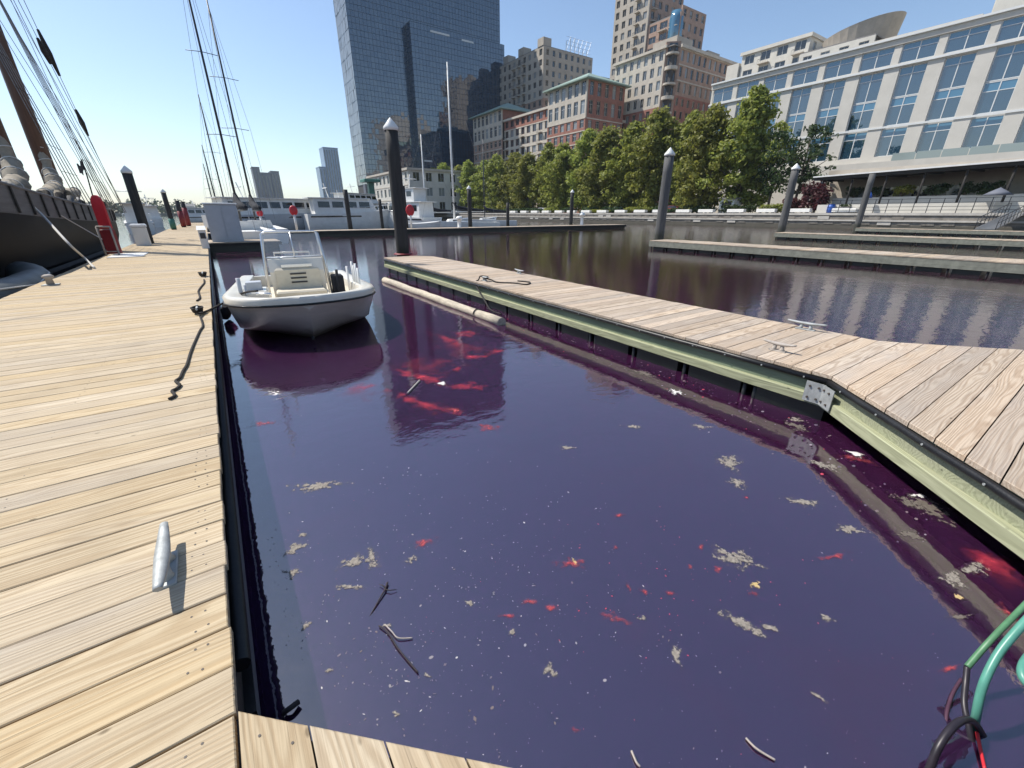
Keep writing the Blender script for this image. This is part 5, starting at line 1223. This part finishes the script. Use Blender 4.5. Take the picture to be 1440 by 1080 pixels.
facade(L_, 'X', 60, 150, 196, levels(2,16,3), 4.6, 'cream_wall', .5, .6, 'white_trim', 'window_glass', 1, 0, bandm='limestone')
facade(L_, 'Y', 150, 60.46, 84, levels(2,16,3), 4.7, 'cream_wall', .5, .6, 'white_trim', 'window_glass', 1, 0)
core(L_, 60, 84, 150, 196, 2, 16, ext='cream_wall'); cornice(L_, 60, 84, 150.1, 196, 16.4, 'limestone', .6, .7)
cl = thing('clock_post', 'dark green flat-topped lamp tower in front of the low pale building', 'post', (47.2,152,2))
mb = MB(); mb.bbox(-.9,.9,-.9,.9,0,9.5,.1); mb.build('shaft', 'green_paint', cl); mb = MB(); mb.bbox(-2.6,2.6,-2.6,2.6,9.505,10.4,.2); mb.build('roof', 'green_paint', cl)

# -- far away
def slab(label, boxes, m, fins, name='far_tower'):
    t = thing(name, label, 'building')
    for (x0,x1,y0,y1,z1) in boxes:
        mb = MB(); mb.box(x0,x1,y0,y1,2,z1); mb.build('wall', m, t)
        mb = MB(); n = int((x1-x0)/4)
        for k in range(n): x = x0+(k+.3)*(x1-x0)/n; mb.box(x, x+1.4, y0-.5, y0-.02, 6, z1-3)
        mb.build('window_strip', 'window_glass', t)
        mb = MB(); mb.box(x0-.3,x1+.3,y0-.7,y1,z1+.01,z1+1.4); mb.build('roof', m, t)
slab('distant dull grey tower block with notched roof beyond the yachts', [(81,92,900,930,74),(92.1,108,902,930,66),(108.1,121,900,930,69)], 'far_grey', 1)
slab('distant pale blue glass tower with raised taller half', [(189,200,900,930,80),(200.1,226,898,930,112)], 'far_blue', 1)
random.seed(17)
mb = MB()
x = -620
while x < 330:
    h_ = random.uniform(6,13)*(1.25 if x < 0 else .62); leaf_cloud(mb, (x, 650+random.uniform(-15,25), 2+h_*.45), (random.uniform(9,16), 10, h_*.62), 90, 2.1); x += random.uniform(5,9)
tag(mb.build('far_woodland', 'leaf_far'), 'distant low wooded shore along the horizon', 'woodland', kind='stuff')
for i in range(9):
    x = -330+i*46+random.uniform(-12,12); t = thing('far_house', 'distant low pale waterfront house among the far trees', 'building', (x,634,2), 0, 'distant waterfront houses')
    w_ = random.uniform(8,15); h_ = random.uniform(4,8); mb = MB(); mb.box(-w_/2,w_/2,-5,5,0,h_); mb.build('wall', random.choice(['cream_wall','brick_pale','far_grey']), t)
    mb = MB(); mb.add([(-w_/2-.4,-5.5,h_+.01),(w_/2+.4,-5.5,h_+.01),(w_/2+.4,5.5,h_+.01),(-w_/2-.4,5.5,h_+.01),(-w_/2-.4,0,h_+3),(w_/2+.4,0,h_+3)],[(0,1,5,4),(2,3,4,5),(0,4,3),(1,2,5),(3,2,1,0)]); mb.build('roof','roof_grey',t)
# ================================================================== things floating on the dyed water
random.seed(23)
def blob(cx_, cy_, w, h, ang, n=22, rough=.35, bow=0.0):      # ragged outline in metres, local xy
    ph = [random.uniform(0,6.28) for _ in range(5)]; out = []
    for k in range(n):
        a = 2*math.pi*k/n; r_ = 1 + rough*(.5*math.sin(2*a+ph[0]) + .4*math.sin(3*a+ph[1]) + .35*math.sin(5*a+ph[2]) + .25*math.sin(8*a+ph[3])) + random.uniform(-rough,rough)*.25
        x, y = w/2*r_*math.cos(a), h/2*r_*math.sin(a); y += bow*(x/(w/2))**2*h
        out.append((cx_ + x*math.cos(ang)-y*math.sin(ang), cy_ + x*math.sin(ang)+y*math.cos(ang)))
    return out
Z0 = .0012
def patch(name, label, cat, group, px, py, pw, ph_, m, tilt=0, rough=.4, bow=0, thick=.0018):
    """px, py: where it lies; pw, ph_: its size in picture pixels, turned into metres on the water"""
    c = at(px, py); a = at(px-pw/2, py + tilt*pw/2); b_ = at(px+pw/2, py - tilt*pw/2); u = at(px, py-ph_/2); d = at(px, py+ph_/2)
    W = (b_-a).length; ang = math.atan2((b_-a).y, (b_-a).x); n = Vector((-math.sin(ang), math.cos(ang),0)); H = max(.02, abs((u-d).dot(n)))
    k0 = 1.42 if name == 'scum_patch' else 1.35; W *= k0; H *= k0; ol = blob(0,0,W,H,0,n=26,rough=rough,bow=bow); n_ = len(ol); mb = MB()
    v = [(x*k,y*k,thick*(1-k*k)) for k in (1,.66,.33) for x,y in ol] + [(0,0,thick)]          # thin domed mat
    f = [(q*n_+i, q*n_+(i+1)%n_, (q+1)*n_+(i+1)%n_, (q+1)*n_+i) for q in (0,1) for i in range(n_)] + [(2*n_+i, 2*n_+(i+1)%n_, 3*n_) for i in range(n_)]
    mb.add(v, f); o = mb.build(name, m, None, (c.x,c.y,Z0), ang); tag(o, label, cat, group)
    at_ = o.data.attributes.new('rim', 'FLOAT', 'POINT'); at_.data.foreach_set('value', [1.0]*n_ + [.66]*n_ + [.33]*n_ + [0.0]); return o
GS = 'scum patches on the purple water'; LS = 'ragged pale scum patch floating on the purple water'
for a in ((447,683,66,12,.02),(414,771,24,16,.5),(410,806,24,10,0),(497,790,30,18,.5),(523,785,16,28,.2),(492,826,34,8,0),(1032,785,44,26,-.4),(1052,790,30,10,-.2),(1040,875,62,16,-.5),(1085,884,26,8,-.2),(950,921,14,28,0),(774,942,14,26,.3),(1025,650,34,16,-.2),(1036,679,24,12,-.5),(577,787,16,9,0),(660,848,12,8,0),(720,889,8,10,0),(1370,800,34,20,.2),(1340,815,30,24,.3),(1130,706,50,8,-.05),(1195,745,46,10,-.1),(1160,655,40,10,-.3),(985,600,26,5,-.2),(890,600,22,5,0),(1120,590,22,6,-.2),(797,630,16,6,0),(430,880,14,10,.2),(463,942,10,12,0),(425,752,10,7,0),(545,880,12,6,0),(905,870,14,8,.1),(560,1005,12,8,.1),(600,950,9,7,0),(1165,870,26,8,-.3),(1150,980,24,6,-.4)):
    patch('scum_patch', LS, 'scum', GS, a[0], a[1], a[2], a[3], 'scum', a[4])
for a in ((1300,712,80,34,-.35),(1282,752,44,18,.1),(1120,600,36,10,-.3),(905,525,40,8,-.3),(830,470,40,5,-.2),(1350,868,30,10,.2)):
    patch('scum_patch', 'brown leaf litter mat floating near the slanted pier root', 'scum', 'brown litter mats near the pier', a[0], a[1], a[2], a[3], 'scum_dark', a[4])
GR = 'red algae clumps'; LR = 'small bright red algae clump at the water surface'
for a in ((370,596,30,9,0),(686,601,26,14,.2),(776,855,22,14,0),(802,792,34,18,.2),(597,762,40,12,.3),(1050,700,6,6,0),(742,846,24,10,.1),(870,725,20,6,0),(866,770,8,8,0),(884,826,8,12,0),(905,832,14,10,0),(868,870,40,14,-.3),(1010,800,16,8,0),(985,770,10,8,0),(972,797,10,8,0),(1205,645,36,12,-.1),(640,577,26,12,-.1),(715,866,40,6,.05),(1175,782,40,10,.2),(1335,940,36,8,.4),(805,1026,16,10,.2),(1415,860,30,14,-.4),(945,835,14,8,.2),(1060,835,20,8,0)):
    patch('red_algae_clump', LR, 'algae', GR, a[0], a[1], a[2], a[3], 'red_algae_bright', a[4], .5)
for a, lab in (((1395,790,110,22,-.35),'large deep red algae drift beside the slanted pier root'), ((590,530,95,14,-.18),'long red algae streak, its left half, in the tower reflection'), ((655,543,80,9,-.03),'long red algae streak, its right half, in the tower reflection'),
               ((632,478,44,12,-.45),'curved red algae streak near the floating log'), ((655,470,16,22,.5),'upturned end of the curved red algae streak near the floating log'), ((590,566,90,14,-.32),'faint red algae streak below the long one'), ((664,502,24,12,.2),'red algae clump right of the curved streak'), ((694,496,20,14,.6),'red algae clump close to the tower reflection edge'), ((642,520,16,8,0),'small red algae clump above the long streak'), ((512,545,40,10,.2),'small red algae drift at the edge of the boat reflection')):
    patch('red_algae_drift', lab, 'algae', None, *a[:4], 'red_algae', a[4], .35, .0, .002)
for a, lab in (((600,515,110,44,-.1),'broad dim red glow of algae around the long streak in the tower reflection'), ((650,490,90,40,.1),'dim red glow of algae around the curved streak near the log'), ((600,570,100,30,-.2),'dim red glow of algae low in the tower reflection'), ((1400,800,120,60,-.3),'dim red glow of algae by the slanted pier root'), ((505,550,70,30,.2),'dim red glow of algae at the edge of the boat reflection')):
    patch('red_algae_haze', lab, 'algae', None, *a[:4], 'red_glow', a[4], .3, .0, .001)
for a, lab in (((950,552,16,10,0),'white foam scrap floating beside the finger pier'), ((1205,640,26,9,0),'white scrap lying on red algae near the pier root'), ((622,540,22,5,-.1),'pale scrap on the red streak in the tower reflection'), ((1290,698,20,8,.1),'pale leaf on the brown litter mat')):
    patch('foam_scrap', lab, 'debris', None, *a[:4], 'foam', a[4], .4, 0, .012)
for a in ((1062,823,18,12,0),(1348,840,16,12,0),(808,790,10,12,.3)):
    patch('yellow_leaf', 'small yellowed leaf floating among the scum', 'leaf', 'yellow leaves on the water', *a[:4], 'yellow_leaf', a[4], .3)
tw = thing('floating_twig', 'dark forked twig floating in the purple water', 'twig')
mb = MB(); mb.tube([at(545,819,.012), at(541,830,.014), at(534,842,.01), at(525,858,.004), at(518,870,-.004)], [.006,.005,.0045,.0035,.002], 5); mb.build('stem', 'twig', tw)
mb = MB(); mb.tube([at(541,829,.014), at(549,830,.016), at(558,829,.010)], [.004,.003,.0015], 5); mb.build('fork', 'twig', tw)
mb = MB(); mb.tube([at(542,827,.014), at(538,823,.016), at(533,822,.010)], [.004,.003,.0015], 5); mb.build('fork', 'twig', tw)
rope('floating_twig', 'long dark twig floating below the forked one', [at(533,880,.01), at(545,889,.012), at(557,908,.012), at(570,925,.01), at(588,946,.008)], .004, 'twig', 'twig', 5)
rope('floating_twig', 'pale bent twig beside the long dark one', [at(541,878,.01), at(551,888,.012), at(560,897,.012), at(580,897,.008)], .0035, 'twig_pale', 'twig', 5)
rope('floating_twig', 'thin straight stick floating near the cross dock', [at(1049,1038,.006), at(1064,1053,.01), at(1090,1069,.006)], .005, 'twig_pale', 'twig', 5)
rope('floating_twig', 'short white stick in the tower reflection', [at(573,553,.01), at(590,535,.01)], .012, 'twig_pale', 'twig', 5)
rope('floating_twig', 'short black stick beside the wide walkway', [at(398,1003,.02), at(408,996,.03), at(420,987,.02)], .012, 'twig', 'twig', 5)
rope('floating_twig', 'short pale stick floating far out in the slip', [at(888,1056,.006), at(895,1072,.01), at(900,1078,.006)], .005, 'twig_pale', 'twig', 5)
mb = MB()                                                     # countless tiny flecks
def fleck(px, py, s, mi):
    c = at(px, py)
    if c.x < -.15: return
    n = random.randint(4,6); a0 = random.uniform(0,6.28); k = random.uniform(.2,.75)
    mb.add([(c.x+s*math.cos(a0)*math.cos(2*math.pi*i/n)*1-s*k*math.sin(a0)*math.sin(2*math.pi*i/n), c.y+s*math.sin(a0)*math.cos(2*math.pi*i/n)+s*k*math.cos(a0)*math.sin(2*math.pi*i/n), .0010) for i in range(n)], [tuple(range(n))], mi)
for _ in range(75):                                            # loose drifts of flecks
    px, py = random.gauss(640,210), random.gauss(850,110); sp_ = random.uniform(25,130); a0 = random.uniform(-.6,.6)
    for q in range(int(random.expovariate(1/9))+2):
        u = random.gauss(0,sp_); x, y = px+u, py+u*a0*.5+random.gauss(0,sp_*.3)
        if 350 < x < 1320 and 580 < y < 1080: fleck(x, y, min(.013, abs(random.gauss(0,.0022))+.0011+random.expovariate(1/.0014)), random.choice((0,1,1,1,2,4,4,4)))
for _ in range(330): fleck(random.uniform(380,1350), random.uniform(600,1080), random.uniform(.001,.0034), random.choice((1,2,4,4,4,3)))
for _ in range(70): fleck(random.gauss(920,110), random.gauss(820,60), abs(random.gauss(0,.003))+.0015, 3)
for _ in range(420):                                          # along the finger pier
    t = random.random(); y = .2+t*9; x = lx(y)-abs(random.gauss(0,.35))-.05; c = Vector((x,y,0)); s = abs(random.gauss(0,.009))+.003
    n = 5; a0 = random.uniform(0,6.28); mb.add([(c.x+s*math.cos(a0+2*math.pi*i/n), c.y+s*.6*math.sin(a0+2*math.pi*i/n), .0010) for i in range(n)], [tuple(range(n))], random.choice((1,2,2,2,2,4,4,3)))
simple('fleck_white', (.48,.46,.45), .8, .1, 9); simple('fleck_grey', (.24,.22,.24), .8, .2, 9); simple('fleck_brown', (.15,.12,.12), .8, .2, 9); simple('fleck_red', (.42,.05,.08), .8, .2, 9)
simple('fleck_dim', (.115,.095,.13), .6, .2, 9)
tag(mb.build('floating_flecks', ['fleck_white','fleck_grey','fleck_brown','fleck_red','fleck_dim']), 'countless tiny pale flecks floating on the purple water', 'debris', kind='stuff')
# hoses and cables hanging from the cross dock into the water
rope('water_hose', 'olive green hose arching over the water by the cross dock', [at(1475,815,.42), at(1440,852,.34), at(1400,893,.26), at(1378,917,.20), at(1360,938,.15)], .0115, 'olive_hose', 'hose', 9)
rope('water_hose', 'bright teal hose bending down into the water by the cross dock', [at(1480,835,.5), at(1440,876,.42), at(1405,918,.32), at(1383,962,.22), at(1373,1005,.10), at(1372,1025,.0), at(1385,1060,-.06)], .0145, 'teal_hose', 'hose', 10)
rope('water_hose', 'loop of teal hose at the right edge above the water', [at(1470,900,.35), at(1442,930,.35), at(1440,955,.33), at(1470,985,.3)], .015, 'teal_hose', 'hose', 9)
rope('power_cable', 'dark cable dropping from the olive hose into the water', [at(1360,938,.15), at(1358,960,.11), at(1356,990,.07), at(1362,1020,.03), at(1368,1050,-.02)], .011, 'cable_dark', 'cable', 8)
rope('power_cable', 'dark cable looping over the water towards the cross dock', [at(1306,1085,.02), at(1320,1050,.10), at(1340,1022,.14), at(1358,1012,.13), at(1372,1018,.06), at(1385,1040,-.03)], .013, 'cable_dark', 'cable', 8)
simple('cable_plum', (.07,.03,.05), .5, .2, 20)
rope('power_cable', 'thin plum-coloured cable sinking in front of the dark ones', [at(1352,955,.02), at(1340,975,.012), at(1332,1000,.004), at(1330,1020,-.01)], .007, 'cable_plum', 'cable', 6)
rope('power_cable', 'red cable end under the teal hose', [at(1374,1030,.02), at(1378,1050,.015), at(1385,1082,.012)], .006, 'red_plastic', 'cable', 6)

# the summer haze that pales the far shore
mb = MB(); mb.box(-2600, 2600, -1600, 3600, -4.2, 125)
m = bpy.data.materials.new('haze'); m.use_nodes = True; nt = m.node_tree; nt.nodes.remove(nt.nodes['Principled BSDF'])
pv = nt.nodes.new('ShaderNodeVolumePrincipled'); pv.inputs['Color'].default_value = (.80,.90,1.0,1); pv.inputs['Density'].default_value = .00014; pv.inputs['Anisotropy'].default_value = .0
nt.links.new(pv.outputs[0], nt.nodes['Material Output'].inputs['Volume']); MATS['haze'] = m
HAZE = True
if HAZE: tag(mb.build('haze', 'haze'), 'thin pale summer haze filling the air over the harbour', 'haze', kind='stuff')
